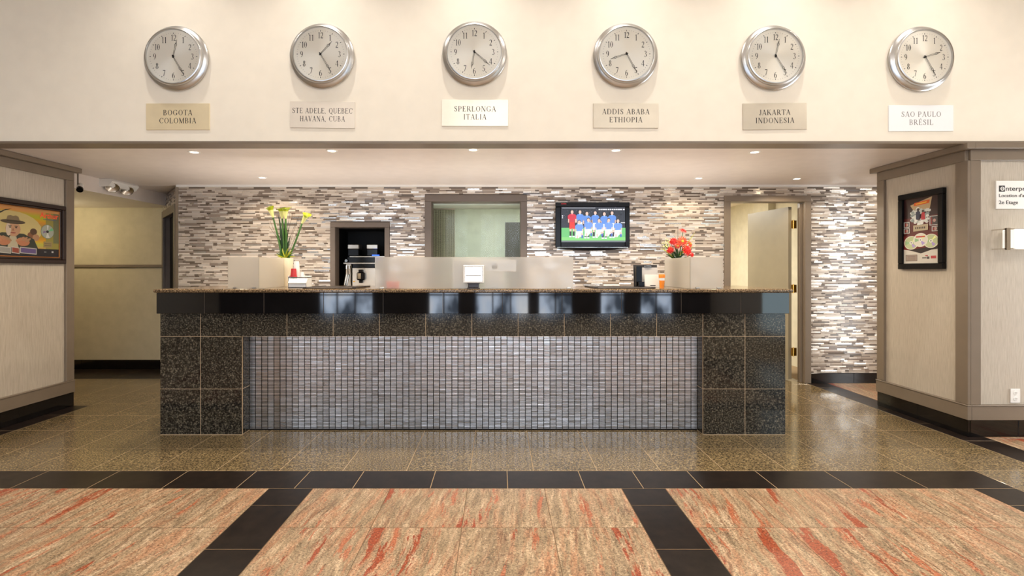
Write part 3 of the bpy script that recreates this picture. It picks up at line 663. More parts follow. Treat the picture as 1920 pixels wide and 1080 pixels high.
# ---------------------------------------------------------------- clocks and plaques
def make_clock(x, z, hour, minute, label):
    t = thing('wall_clock', label, 'clock', (x, DH, z), 'round brushed steel clocks on the cream wall')
    R = Vector((0, -1, 0)).to_track_quat('Z', 'Y').to_matrix(); o = (x, DH, z)
    def P(mb, nm, mat, par=t, sm=True): return mb.build(nm, mat, par, smooth=sm)
    m = MB(); m.lathe([(.001, 0), (.226, 0), (.237, .008), (.240, .022), (.232, .032), (.218, .036), (.213, .040), (.211, .058), (.206, .063), (.199, .064), (.197, .060), (.197, .048), (.001, .047)], o, R, 64); P(m, 'case', 'clockmetal')
    m = MB(); m.lathe([(1e-4, 0), (.197, 0)], (x, DH - .050, z), R, 64); P(m, 'dial', 'dial', sm=False)
    m = MB()
    for i in range(60):
        a = 2 * PI * i / 60; r0, r1, wd = (.166, .176, .0022) if i % 5 == 0 else (.170, .175, .0007)
        d = Vector((math.sin(a), math.cos(a))); n_ = Vector((d.y, -d.x)) * wd
        m.poly([(x + d.x * r0 + n_.x, DH - .0505, z + d.y * r0 + n_.y), (x + d.x * r1 + n_.x, DH - .0505, z + d.y * r1 + n_.y), (x + d.x * r1 - n_.x, DH - .0505, z + d.y * r1 - n_.y), (x + d.x * r0 - n_.x, DH - .0505, z + d.y * r0 - n_.y)][::-1])
    P(m, 'tick_marks', 'ink', sm=False)
    for i in range(1, 13):
        a = 2 * PI * i / 12; m = MB(); put_text(m, str(i), x + math.sin(a) * .139, z + math.cos(a) * .139, .044, DH - .0506, .04, .9); m.build('numeral', 'ink', t, recalc=False)
    def hand(nm, ang, Ln, wd, y):
        a = math.radians(ang); d = Vector((math.sin(a), math.cos(a))); n_ = Vector((d.y, -d.x)); m = MB()
        def bar(s0, s1, o0, o1, ww):
            p0 = d * s0 + n_ * o0; p1 = d * s1 + n_ * o1; c = (p0 + p1) / 2; l = (p1 - p0).length / 2; an = math.atan2(p1.y - p0.y, p1.x - p0.x)
            m.obox((x + c.x, y, z + c.y), l, .0006, ww / 2, Matrix.Rotation(-an, 3, 'Y'))
        bar(-.012, Ln * .08, 0, 0, .006)
        for s_ in (-1, 1): bar(0, Ln * .60, s_ * wd * .5, s_ * wd * .75, .0016)
        for s_ in (-1, 1): bar(Ln * .60, Ln * .70, s_ * wd * .75, s_ * wd * 1.5, .0018); bar(Ln * .70, Ln * .82, s_ * wd * 1.5, 0, .002)
        bar(Ln * .60, Ln * .82, 0, 0, .0014); bar(Ln * .82, Ln * .88, 0, 0, .004); bar(Ln * .88, Ln, 0, 0, .0018)
        m.build(nm, 'ink', t)
    hand('hour_hand', hour, .125, .0055, DH - .0545); hand('minute_hand', minute, .152, .005, DH - .057)
    m = MB(); m.lathe([(.001, .013), (.006, .013), (.0065, 0), (.001, 0)], (x, DH - .0478, z), R, 16); P(m, 'hub', 'ink')
    m = MB(); m.lathe([(1e-4, 0), (.1975, 0)], (x, DH - .0625, z), R, 48); P(m, 'cover_glass', 'glass', sm=False)
    return t
CLK = [((333.5, 111.5), 12.5, 150, 'BOGOTA', 'COLOMBIA', 'gold_plaque', (275, 394, 194.5, 244), -.1),
       ((605.5, 107), 42.5, 149, 'STE ADELE, QUEBEC', 'HAVANA, CUBA', 'silver_plaque', (544.5, 666, 191, 240.5), .6),
       ((890, 103), 190, 131, 'SPERLONGA', 'ITALIA', 'ivory_plaque', (828.5, 953, 187.5, 237), .2),
       ((1171.5, 106.5), 252, 152, 'ADDIS ABABA', 'ETHIOPIA', 'steel_plaque', (1112, 1234, 194.5, 240.5), .1),
       ((1447, 110.5), 12.5, 148, 'JAKARTA', 'INDONESIA', 'bronze_plaque', (1392, 1511.5, 194, 243.5), -.6),
       ((1723, 112.5), 73, 151, 'SAO PAULO', 'BR\u00c9SIL', 'white_plaque', (1665, 1786, 198, 246.5), -.1)]
PCOL = dict(gold_plaque='pale gold', silver_plaque='silvery', ivory_plaque='ivory', steel_plaque='light steel', bronze_plaque='dull grey', white_plaque='bright white')
for (c, hr, mn, l1, l2, mat, (pa, pb, pc, pd), tilt) in CLK:
    p = px(c[0], c[1], DH)
    make_clock(p.x, p.z, hr, mn, 'round steel wall clock above the %s plaque' % (l1.split(',')[0].title() + ' ' + l2.split(',')[0].title()))
    a = px(pa, pc, DH); b = px(pb, pd, DH); cx, cz = (a.x + b.x) / 2, (a.z + b.z) / 2
    t = thing('plaque', '%s nameplate lettered %s %s below its clock' % (PCOL[mat], l1.title().replace(',', ''), l2.title().replace(',', '')), 'plaque', (cx, DH, cz), 'city nameplates on the cream wall')
    m = MB(); m.cbox(a.x, b.x, DH - .008, DH, b.z, a.z, .001); m.build('plate', mat, t)
    m = MB(); h = .040; sq = 1.0
    wmax = (b.x - a.x) * .93; w1_ = text_w(l1, h, .1)
    if w1_ > wmax: sq = wmax / w1_
    ik = 'greyink' if mat == 'white_plaque' else 'ink'
    put_text(m, l1, cx, cz + .030, h, DH - .0083, .1, sq); m.build('lettering', ik, t, recalc=False)
    m = MB(); put_text(m, l2, cx, cz - .030, h, DH - .0083, .1, sq if sq < 1 else 1); m.build('lettering', ik, t, recalc=False)
    t.rotation_euler = (0, math.radians(tilt), 0)

# ---------------------------------------------------------------- recessed downlights
def downlight(x, y, label, watts, spot=150):
    t = thing('recessed_downlight', label, 'light', (x, y, 2.19), 'recessed downlights in the soffit')
    R = Matrix.Rotation(PI, 3, 'X')
    m = MB(); m.lathe([(.030, .0), (.031, .004), (.044, .003), (.046, 0)], (x, y, 2.19), R, 28); m.build('trim_ring', 'white', t, smooth=True)
    m = MB(); m.lathe([(1e-4, 0), (.030, 0)], (x, y, 2.1885), R, 24); m.build('lens', 'lens', t)
    l_ = light('downlight_lamp', 'SPOT', (x, y, 2.175), watts, (1, .84, .62), .02, spot=math.radians(spot), blend=.35)
    return t
nm5 = ['leftmost of the five', 'second from left of the five', 'middle one of the five', 'second from right of the five', 'rightmost of the five']
for i, (x_, y_) in enumerate(((364, 285), (622, 282.5), (887, 280.5), (1155, 281.5), (1415, 285))):
    D = .95 * F / (CY - y_); downlight((x_ - CX) / F * D, D, 'round recessed downlight, %s in the front row of the soffit' % nm5[i], 42)
for x_, y_, lb in ((492, 333, 'small recessed downlight above the calla lilies near the mosaic wall'), (1310, 334, 'small recessed downlight above the red flowers near the mosaic wall'), (1494, 335, 'small recessed downlight in front of the open door, nearest the right pier')):
    D = .95 * F / (CY - y_); downlight((x_ - CX) / F * D, D, lb, 19)

# ---------------------------------------------------------------- television
TY = 5.40
tv = thing('television', 'black flat television on the mosaic wall showing a football team', 'television', (px(1111, 0, TY).x, TY + .03, 1.7))
a = px(1041.5, 379, TY); b = px(1181, 464, TY)
m = MB(); m.cbox(a.x + .012, b.x - .012, TY + .02, TY + .05, b.z, a.z - .004, .006); m.build('back_shell', 'black', tv)
sa = px(1052, 388, TY); sb = px(1172, 454, TY)
m = MB()
m.cbox(a.x, b.x, TY, TY + .022, sa.z, a.z, .005); m.cbox(a.x, sa.x, TY, TY + .022, b.z, sa.z, .005); m.cbox(sb.x, b.x, TY, TY + .022, b.z, sa.z, .005); m.cbox(sa.x, sb.x, TY, TY + .022, b.z, sb.z, .003)
m.build('bezel', 'black', tv)
m = MB(); n = 16
for i in range(n):
    u0, u1 = i / n, (i + 1) / n; f = lambda u: b.z - .034 * math.sin(PI * u) ** .6
    xa_, xb_ = a.x + (b.x - a.x) * u0, a.x + (b.x - a.x) * u1
    m.poly([(xa_, TY, b.z), (xb_, TY, b.z), (xb_, TY + .006, f(u1)), (xa_, TY + .006, f(u0))]); m.poly([(xa_, TY + .006, f(u0)), (xb_, TY + .006, f(u1)), (xb_, TY + .03, f(u1)), (xa_, TY + .03, f(u0))])
m.build('speaker_lip', 'black', tv)
m = MB(); m.box(a.x + .02, b.x - .02, TY - .0015, TY, b.z + .001, b.z + .004); m.build('chrome_line', 'chrome', tv)
m = MB(); q0 = px(1052, 381.5, TY); q1 = px(1062, 383, TY); m.box(q0.x, q1.x, TY - .001, TY, q1.z, q0.z); m.build('brand_mark', 'red', tv)
m = MB(); m.cyl((tv.location.x, TY + .04, 1.72), (tv.location.x, DB - .006, 1.72), .03); m.box(tv.location.x - .1, tv.location.x + .1, DB - .02, DB - .0065, 1.62, 1.82); m.build('wall_bracket', 'black', tv)
class Art:
    def __init__(s, to, out, step=.00012, ink=1): s.ink = ink; s.m = MB(); s.to = to; s.o = Vector(out); s.k = 0; s.st = step
    def pg(s, pts, c):
        s.k += 1; P_ = [s.to(*p) + s.o * (s.k * s.st) for p in pts]
        n_ = (P_[1] - P_[0]).cross(P_[2] - P_[1])
        if n_.dot(s.o) < 0: P_ = P_[::-1]
        s.m.poly(P_, 0, lin(tuple(v * s.ink for v in c)))
    def rc(s, x0, y0, x1, y1, c): s.pg([(x0, y0), (x1, y0), (x1, y1), (x0, y1)], c)
    def el(s, cx, cy, rx, ry, c, n=14, rot=0): s.pg([(cx + rx * math.cos(2 * PI * i / n) * math.cos(rot) - ry * math.sin(2 * PI * i / n) * math.sin(rot), cy + rx * math.cos(2 * PI * i / n) * math.sin(rot) + ry * math.sin(2 * PI * i / n) * math.cos(rot)) for i in range(n)], c)
ar = Art(lambda x, y: px(1035 + x / 10.284, 370 + y / 10.284, TY + .0), (0, -1, 0), .00006)
ar.rc(178, 186, 1408, 870, (40, 42, 50))
for i in range(260):
    x, y = random.uniform(180, 1400), random.uniform(190, 560); ar.rc(x, y, x + random.uniform(6, 22), y + random.uniform(5, 12), random.choice(((70, 72, 84), (24, 26, 32), (96, 92, 104), (58, 66, 60))))
ar.rc(178, 590, 1408, 835, (104, 190, 108)); ar.rc(178, 770, 1408, 835, (128, 206, 112)); ar.rc(178, 835, 1408, 862, (110, 118, 116))
ar.rc(190, 204, 830, 216, (170, 172, 180)); ar.rc(1320, 484, 1400, 498, (230, 230, 235))
SK = (226, 190, 172)
def person(cx, top, h, shirt, shorts, kneel=False, w=78):
    ar.el(cx, top + 38, 32, 40, (50, 40, 38)); ar.el(cx, top + 44, 27, 34, SK); ar.rc(cx - 14, top + 66, cx + 14, top + 92, SK)
    sh = top + 82; tb = top + h * (.62 if kneel else .45)
    ar.pg([(cx - w * .55, sh), (cx + w * .55, sh), (cx + w, sh + 34), (cx + w * .96, sh + 96), (cx + w * .64, sh + 96), (cx + w * .6, tb), (cx - w * .6, tb), (cx - w * .64, sh + 96), (cx - w * .96, sh + 96), (cx - w, sh + 34)], shirt)
    ar.rc(cx - w * .92, sh + 94, cx - w * .68, tb + 10, SK); ar.rc(cx + w * .68, sh + 94, cx + w * .92, tb + 10, SK)
    ar.el(cx, sh + 4, 20, 10, tuple(min(255, v + 50) for v in shirt))
    if kneel:
        ar.pg([(cx - w * .8, tb), (cx + w * .8, tb - 8), (cx + w * .95, top + h * .88), (cx + w * .3, top + h * .86), (cx - w * .1, top + h), (cx - w * .95, top + h)], shorts)
        ar.rc(cx + w * .5, top + h * .80, cx + w * .86, top + h * .99, (70, 96, 190)); ar.el(cx + w * .6, top + h * .78, 24, 20, SK); ar.rc(cx - w * .6, top + h * .84, cx - w * .3, top + h, SK)
    else:
        ar.pg([(cx - w * .6, tb), (cx + w * .6, tb), (cx + w * .66, top + h * .70), (cx + 4, top + h * .70), (cx, top + h * .62), (cx - 4, top + h * .70), (cx - w * .66, top + h * .70)], shorts)
        for s_ in (-1, 1): ar.rc(cx + s_ * w * .36 - 17, top + h * .70, cx + s_ * w * .36 + 17, top + h * .80, SK); ar.rc(cx + s_ * w * .36 - 18, top + h * .79, cx + s_ * w * .36 + 18, top + h * .95, (48, 34, 40)); ar.rc(cx + s_ * w * .36 - 24, top + h * .95, cx + s_ * w * .36 + 20, top + h, (235, 235, 240))
BL = (92, 138, 216)
for cx, tp in ((535, 245), (668, 275), (828, 262), (1002, 282), (1150, 265)): person(cx, tp, 520, BL, (225, 230, 240))
person(382, 245, 525, (206, 44, 62), (226, 48, 36), w=84)
for cx, tp in ((520, 440), (695, 400), (900, 410), (1085, 405), (1262, 418)): person(cx, tp, 352, (110, 150, 228), (228, 236, 232), True, 82)
for i in range(14): ar.rc(890 + i * 36, 228, 890 + i * 36 + random.uniform(20, 32), 252, (240, 240, 245))
ar.rc(186, 350, 206, 376, (225, 225, 230)); ar.rc(186, 388, 204, 410, (225, 225, 230))
ar.m.build('screen_image', 'tvimage', tv, recalc=False)

# ---------------------------------------------------------------- framed poster, left wall
FX = WL + .03
def lp(x, y): D = (WL + .018) * F / (x - CX); return Vector((WL + .018, D, CH - (y - CY) / F * D))
ZF0, ZF1, YA, YB2 = 1.303, 1.820, 3.45, 4.47
t = thing('framed_poster', 'dark framed yellow film poster of a hatted man, on the left wall', 'picture', (WL, (YA + YB2) / 2, 1.56))
def fr4(t_, x0, x1, ya, yb, z0, z1, wd, mat, nm='frame_rail'):
    piece(nm, t_, x0, x1, ya, yb, z1 - wd, z1, mat, .004); piece(nm, t_, x0, x1, ya, yb, z0, z0 + wd, mat, .004)
    piece(nm, t_, x0, x1, ya, ya + wd, z0 + wd, z1 - wd, mat, .004); piece(nm, t_, x0, x1, yb - wd, yb, z0 + wd, z1 - wd, mat, .004)
fr4(t, WL + .001, WL + .036, YA, YB2, ZF0, ZF1, .036, 'frame'); fr4(t, WL + .001, WL + .026, YA + .036, YB2 - .036, ZF0 + .036, ZF1 - .036, .016, 'frame', 'inner_rail')
fr4(t, WL + .001, WL + .022, YA + .052, YB2 - .052, ZF0 + .052, ZF1 - .052, .007, 'gold', 'gold_slip')
m = MB(); m.box(WL + .001, WL + .0165, YA + .05, YB2 - .05, ZF0 + .05, ZF1 - .05); m.build('backing_board', 'frame', t)
ar = Art(lambda u, v: Vector((WL + .0167, YA + .059 + u * (YB2 - YA - .118), ZF0 + .059 + v * (ZF1 - ZF0 - .118))), (1, 0, 0), .00003, .80)
ar.rc(0, 0, 1, 1, (18, 14, 26))
ar.rc(0, .17, 1, 1, (222, 190, 52))
for i in range(26):
    v0 = .17 + .83 * i / 26; ar.rc(0, v0, 1, v0 + .033, (226 - int(20 * math.sin(i)), 184 + int(22 * math.sin(i * .7)), 60 + int(34 * math.cos(i * .5))))
ar.el(.52, .55, .30, .36, (236, 214, 140), 24); ar.rc(.86, .17, 1, .95, (168, 158, 70)); ar.rc(.94, .3, 1, .95, (120, 124, 84))
ar.pg([(.37, .86), (.43, .84), (.46, .89), (.53, .95), (.47, .925), (.43, .875), (.40, .885)], (30, 26, 24))
for cx, cy, c in ((.34, .50, (150, 120, 90)), (.39, .42, (190, 160, 130)), (.30, .38, (120, 110, 90)), (.71, .44, (150, 96, 60)), (.735, .52, (96, 66, 44)), (.69, .33, (170, 50, 44)), (.76, .40, (200, 150, 110)), (.27, .48, (200, 180, 150))): ar.el(cx, cy, .035, .07, c)
ar.pg([(.30, .17), (.78, .17), (.74, .36), (.64, .46), (.44, .46), (.34, .36)], (52, 60, 46)); ar.pg([(.49, .17), (.59, .17), (.57, .40), (.51, .40)], (214, 202, 170))
ar.el(.54, .545, .07, .15, (222, 170, 130), 18); ar.el(.498, .53, .024, .13, (240, 220, 196), 12); ar.el(.54, .69, .115, .045, (96, 80, 58), 20)
ar.pg([(.475, .70), (.605, .70), (.59, .80), (.565, .82), (.54, .805), (.515, .82), (.49, .80)], (150, 130, 96)); ar.rc(.478, .695, .604, .722, (70, 54, 40))
for s_ in (-1, 1): ar.rc(.54 + s_ * .028 - .014, .595, .54 + s_ * .028 + .014, .608, (52, 36, 30)); ar.el(.54 + s_ * .028, .575, .010, .012, (40, 28, 26))
ar.pg([(.54, .57), (.552, .51), (.528, .51)], (188, 128, 96)); ar.el(.54, .465, .026, .012, (170, 70, 66))
for cx, rot in ((.455, .5), (.635, -.5)):
    ar.el(cx, .29, .062, .085, (212, 138, 96), 14)
    for j in range(4): ar.el(cx - .045 + j * .03, .335 + (.02 if j in (1, 2) else 0), .017, .05, (222 - 10 * j, 150, 108), 10, rot)
for x0, x1, c in ((.28, .40, (150, 150, 146)), (.405, .52, (176, 172, 164)), (.525, .60, (170, 80, 60)), (.605, .765, (112, 92, 150))): ar.pg([(x0, .06), (x1, .04), (x1, .17), (x0, .19)], (220, 216, 206)); ar.pg([(x0 + .006, .075), (x1 - .006, .058), (x1 - .006, .155), (x0 + .006, .172)], c)
ar.el(.877, .545, .070, .155, (128, 140, 110), 28); ar.el(.877, .545, .066, .146, (186, 192, 176), 28)
ar.pg([(.877, .545), (.925, .64), (.94, .58)], (120, 214, 150)); ar.pg([(.877, .545), (.83, .50), (.835, .56)], (150, 130, 170)); ar.pg([(.877, .545), (.87, .685), (.89, .685)], (240, 244, 240)); ar.pg([(.877, .545), (.86, .41), (.90, .41)], (236, 236, 224)); ar.el(.877, .545, .014, .03, (32, 28, 26))
ar.rc(.835, .20, .925, .33, (172, 150, 96)); ar.rc(.845, .235, .915, .25, (110, 96, 70)); ar.rc(.845, .275, .915, .29, (110, 96, 70))
ar.rc(.83, .80, .965, .812, (90, 100, 150)); ar.rc(.84, .095, .865, .11, (160, 160, 160)); ar.rc(.92, .09, .94, .125, (220, 220, 220))
ar.m.build('print', 'print', t, recalc=False)
me = builtin_text('Arthur', .062, .0014)
me.materials.append(M['petalo']); o = bpy.data.objects.new('lettering', me); COL.objects.link(o); o.parent = t
o.matrix_local = Matrix.Translation(Vector((WL + .0185, YA + .059 + .80 * (YB2 - YA - .118), ZF0 + .059 + .84 * (ZF1 - ZF0 - .118))) - Vector(WORG[t.name])) @ Matrix(((0, 0, 1, 0), (1, 0, 0, 0), (0, 1, 0, 0), (0, 0, 0, 1)))

# ---------------------------------------------------------------- framed award, right pier
XR = 3.52
t = thing('framed_award', 'tall black framed dark red print with three discs, on the right pier', 'picture', (XR, 4.11, 1.575))
ya, yb, z0, z1 = 3.895, 4.335, 1.255, 1.898
fr4(t, XR - .034, XR - .001, ya, yb, z0, z1, .048, 'black')
m = MB(); m.box(XR - .014, XR - .001, ya + .046, yb - .046, z0 + .046, z1 - .046); m.build('backing_board', 'black', t)
ar = Art(lambda u, v: Vector((XR - .0145, yb - .048 - u * (yb - ya - .096), z0 + .048 + v * (z1 - z0 - .096))), (-1, 0, 0), .00003)
ar.rc(0, 0, 1, 1, (34, 16, 16))
ar.pg([(0, .44), (1, .42), (1, .96), (0, .92)], (92, 24, 22)); ar.pg([(0, .70), (1, .72), (1, 1), (0, 1)], (48, 18, 18))
ar.pg([(.18, .90), (.80, .99), (.74, .82), (.60, .80), (.32, .78)], (196, 170, 130)); ar.pg([(.30, .93), (.74, .95), (.72, .90), (.28, .88)], (226, 96, 30)); ar.pg([(.34, .915), (.66, .93), (.64, .91), (.34, .90)], (240, 190, 60))
for i in range(70):
    a = random.uniform(0, 2 * PI); r = random.uniform(.1, .30); ar.el(.48 + r * math.cos(a), .72 + r * .42 * math.sin(a), .05, .022, random.choice(((224, 226, 220), (196, 204, 200), (240, 240, 236), (150, 160, 158))), 7)
ar.pg([(.36, .67), (.46, .67), (.48, .78), (.42, .81), (.35, .78)], (36, 40, 70)); ar.el(.42, .82, .04, .022, (60, 44, 40)); ar.pg([(.50, .66), (.62, .66), (.60, .77), (.52, .77)], (190, 36, 48)); ar.el(.555, .79, .035, .02, (90, 66, 56))
for x0, y0, x1, y1 in ((0, .56, .17, .65), (0, .47, .18, .55), (.74, .56, 1, .70), (.80, .47, 1, .545)):
    ar.rc(x0, y0, x1, y1, (204, 204, 200)); ar.rc(x0 + .02, y0 + .01, x1 - .02, y1 - .01, (72, 66, 66)); ar.el((x0 + x1) / 2, (y0 + y1) / 2, .04, .025, (190, 150, 140)); ar.rc(x0 + .03, y0 + .015, x0 + .07, y1 - .02, (140, 46, 44))
ar.pg([(.28, .49), (.70, .50), (.70, .59), (.28, .585)], (186, 170, 140))
for i in range(6): ar.rc(.34 + i * .05, .525, .37 + i * .05, .555, (60, 40, 34))
ar.pg([(0, .20), (1, .26), (1, .45), (0, .43)], (110, 26, 22))
ar.pg([(0, 0), (1, 0), (1, .21), (.8, .20), (.5, .15), (.2, .20), (0, .22)], (206, 200, 190))
for cx, cy, cc in ((.22, .32, (186, 196, 150)), (.78, .33, (186, 196, 150)), (.49, .355, (222, 218, 204))):
    ar.el(cx, cy, .21, .105, (228, 226, 214), 26); ar.el(cx, cy, .19, .096, cc, 26)
    ar.pg([(cx, cy), (cx + .10, cy + .075), (cx + .14, cy + .05)], (236, 240, 160)); ar.pg([(cx, cy), (cx + .13, cy - .05), (cx + .05, cy - .08)], (170, 150, 210)); ar.pg([(cx, cy), (cx - .16, cy + .03), (cx - .16, cy - .03)], (150, 190, 140)); ar.el(cx, cy, .05, .025, (236, 236, 230)); ar.el(cx, cy, .018, .009, (70, 60, 50))
ar.rc(.36, .395, .62, .415, (190, 60, 44)); ar.rc(.06, .035, .40, .135, (96, 84, 78)); ar.rc(.075, .043, .385, .127, (160, 142, 130)); 
for i in range(4): ar.rc(.11, .055 + i * .018, .35, .061 + i * .018, (110, 96, 90))
ar.rc(.78, .07, .92, .11, (176, 60, 64)); ar.rc(.54, .075, .66, .088, (50, 44, 44)); ar.rc(.67, .065, .74, .10, (70, 60, 60)); ar.rc(.63, .105, .70, .12, (170, 50, 50))
ar.m.build('print', 'print', t, recalc=False)

# ---------------------------------------------------------------- sign, sconce, outlet on the pier front
FY = 3.72
a = px(1868, 339, FY - .01); b = px(1868, 391.5, FY - .01)
t = thing('wall_sign', 'white rental sign with black lettering on the right pier front', 'sign', (a.x + .22, FY, (a.z + b.z) / 2))
m = MB(); m.cbox(a.x, a.x + .44, FY - .01, FY, b.z, a.z, .001); m.build('panel', 'white', t)
def flat_text(parent, s_, size, X_, Y_, Z_, mat, bold=0, sx=1):
    me = builtin_text(s_, size, bold); me.materials.append(M[mat]); o = bpy.data.objects.new('lettering', me); COL.objects.link(o); o.parent = parent
    o.matrix_local = Matrix.Translation(Vector((X_, Y_, Z_)) - Vector(WORG[parent.name])) @ Matrix(((sx, 0, 0, 0), (0, 0, -1, 0), (0, 1, 0, 0), (0, 0, 0, 1)))
    return o
q = px(1873, 360, FY - .0105); flat_text(t, 'nterprise', .046, px(1885, 0, FY - .01).x, FY - .0106, px(0, 357.5, FY - .01).z, 'ink', .0003, 1.25)
flat_text(t, "Location d'autos", .034, px(1872.5, 0, FY - .01).x, FY - .0106, px(0, 369.5, FY - .01).z, 'ink', .0002, 1.15); flat_text(t, '2e Etage', .037, px(1872.5, 0, FY - .01).x, FY - .0106, px(0, 382.5, FY - .01).z, 'ink', .0003, 1.15)
m = MB(); p0, p1 = px(1873, 348, FY - .01), px(1884, 359.5, FY - .01); m.box(p0.x, p1.x, FY - .0108, FY - .0102, p1.z, p0.z)
lg = m.build('logo_square', 'ink', t)
R = Vector((0, -1, 0)).to_track_quat('Z', 'Y').to_matrix(); c = (p0 + p1) / 2; c.x += .003
m = MB(); m.lathe([(.009, 0), (.015, 0)], (c.x, FY - .0112, c.z), R, 20); m.box(c.x - .010, c.x + .011, FY - .0113, FY - .0111, c.z - .0015, c.z + .0015); m.build('logo_ring', 'white', t)
t = thing('wall_sconce', 'chrome wall sconce with frosted white glass on the right pier front', 'lamp', (3.93, FY, 1.47))
m = MB(); m.cbox(3.88, 3.98, FY - .015, FY, 1.42, 1.52, .003); m.build('wall_plate', 'chrome', t)
m = MB()
sx0 = px(1884.5, 0, 3.62).x
for z in (1.402, 1.545): m.box(sx0, 4.09, 3.612, 3.620, z - .004, z + .004); m.box(sx0, sx0 + .006, 3.612, FY - .0, z - .004, z + .004); m.box(4.084, 4.09, 3.612, FY, z - .004, z + .004)
m.box(sx0, sx0 + .026, 3.606, 3.622, 1.392, 1.553); m.box(4.068, 4.094, 3.606, 3.622, 1.392, 1.553); m.build('bracket', 'chrome', t)
m = MB(); m.cbox(px(1899, 0, 3.62).x, 4.045, 3.60, 3.70, 1.40, 1.545, .006); m.build('shade', 'sconce', t)
a = px(1893.5, 729, FY); b = px(1911.5, 755, FY)
t = thing('wall_outlet', 'white duplex wall outlet low on the right pier front', 'outlet', ((a.x + b.x) / 2, FY, (a.z + b.z) / 2))
m = MB(); m.cbox(a.x, b.x, FY - .006, FY, b.z, a.z, .0015); m.build('cover_plate', 'white', t)
cx = (a.x + b.x) / 2
for dz in (.022, -.022):
    m = MB(); R = Vector((0, -1, 0)).to_track_quat('Z', 'Y').to_matrix(); m.lathe([(.001, .003), (.015, .003), (.017, 0)], (cx, FY - .006, (a.z + b.z) / 2 + dz), R, 16); s_ = m.build('socket', 'white', t)
    m = MB()
    for dx in (-.006, .006): m.box(cx + dx - .001, cx + dx + .001, FY - .0095, FY - .009, (a.z + b.z) / 2 + dz - .003, (a.z + b.z) / 2 + dz + .007)
    m.box(cx - .0018, cx + .0018, FY - .0095, FY - .009, (a.z + b.z) / 2 + dz - .010, (a.z + b.z) / 2 + dz - .0065); m.build('slots', 'ink', s_)

# ---------------------------------------------------------------- emergency light and security camera
t = thing('emergency_light', 'white twin-head emergency light high at the corridor bulkhead', 'light', (-4.1, 5.28, 2.14))
m = MB(); pr = [(-4.1, 2.188), (-3.985, 2.188), (-3.965, 2.165), (-4.0, 2.115), (-4.1, 2.105)]
n0 = len(m.v)
for y in (5.09, 5.47):
    for X_, Z_ in pr: m.v.append((X_, y, Z_))
for i in range(5): m.f.append((n0 + i, n0 + (i + 1) % 5, n0 + 5 + (i + 1) % 5, n0 + 5 + i)); m.mi.append(0); m.c.append(None)
m.f.append(tuple(n0 + i for i in range(5))[::-1]); m.f.append(tuple(n0 + 5 + i for i in range(5))); m.mi += [0, 0]; m.c += [None, None]
m.build('housing', 'white', t)
for y in (5.16, 5.36):
    d = Vector((.55, -.55, -.62)).normalized(); R = d.to_track_quat('Z', 'Y').to_matrix(); c = Vector((-4.02, y, 2.118))
    m = MB(); m.lathe([(.001, -.03), (.03, -.028), (.056, .0), (.06, .022), (.055, .026)], c, R, 22); hd = m.build('lamp_head', 'chrome', t, smooth=True)
    m = MB(); m.lathe([(.055, .022), (.036, .010), (.001, .0)], c, R, 22); m.build('reflector', 'steel', hd, smooth=True)
    m = MB(); m.lathe([(.011, .0), (.012, .014), (.001, .022)], c, R, 10); m.build('bulb', 'white', hd, smooth=True)
c = px(150, 352, 4.72)
t = thing('security_camera', 'small security camera with black tip hanging beside the left wall end', 'camera', (c.x, c.y, 2.19))
m = MB(); m.cyl((c.x - .02, c.y, 2.19), (c.x - .02, c.y, 2.18), .03, n=16); m.cyl((c.x - .02, c.y, 2.185), (c.x - .02, c.y, c.z + .02), .006, n=8); m.build('mount', 'dtrim', t, smooth=True)
d = Vector((.45, -.6, -.55)).normalized(); m = MB(); m.cyl(c - d * .05, c + d * .02, .026, n=16); m.build('body', 'white', t, smooth=True)
m = MB(); m.cyl(c + d * .018, c + d * .045, .027, n=16); m.cyl(c + d * .045, c + d * .047, .015, n=12); m.build('lens_hood', 'black', t, smooth=True)

# ---------------------------------------------------------------- coffee machine in the niche
def P5(x, y, D=5.60): return px(x, y, D)
Yc = 5.60
t = thing('coffee_machine', 'silver coffee machine with two bean hoppers inside the black niche', 'coffee machine', (-1.53, 5.72, .9))
xa, xb = -1.752, -1.30
m = MB(); m.cbox(xa + .09, xb, Yc + .03, 5.92, .9, 1.33, .006); m.build('body', 'black', t)
m = MB(); m.cbox(xa + .095, xb - .05, Yc + .012, Yc + .03, .92, 1.275, .004); m.build('front_panel', 'steel', t)
m = MB(); m.cbox(xa, xb, Yc - .01, 5.92, 1.318, 1.335, .004); m.cbox(xa + .05, xb, Yc + .06, 5.92, 1.395, 1.41, .003); m.build('deck', 'steel', t)
m = MB(); m.cbox(xa + .03, xb, Yc + .04, 5.9, 1.335, 1.396, .003); m.build('cup_warmer', 'black', t)
m = MB(); m.cyl((xa + .03, Yc + .02, 1.355), (xa + .03, Yc - .005, 1.355), .016, n=14); m.build('dial', 'chrome', t, smooth=True)
for x in (-1.722, -1.505):
    m = MB(); m.cbox(x, x + .125, 5.66, 5.80, 1.41, 1.488, .006); h_ = m.build('bean_hopper', 'black', t)
    m = MB(); m.cbox(x - .004, x + .129, 5.655, 5.805, 1.488, 1.545, .008); m.build('hopper_lid', 'steel', h_)
m = MB(); m.box(-1.44, -1.36, Yc + .045, Yc + .05, 1.412, 1.424); m.build('indicator_light', 'blue', t)
m = MB(); m.cbox(-1.595, -1.505, Yc - .035, Yc + .012, 1.135, 1.225, .01); m.cbox(-1.575, -1.525, Yc - .03, Yc + .012, 1.225, 1.255, .004); m.cbox(-1.57, -1.53, Yc - .03, Yc + .01, 1.105, 1.135, .004); m.build('brew_head', 'black', t)
m = MB(); m.cbox(-1.585, -1.545, Yc - .04, Yc - .034, 1.15, 1.215, .002); m.build('brew_badge', 'chrome', t)
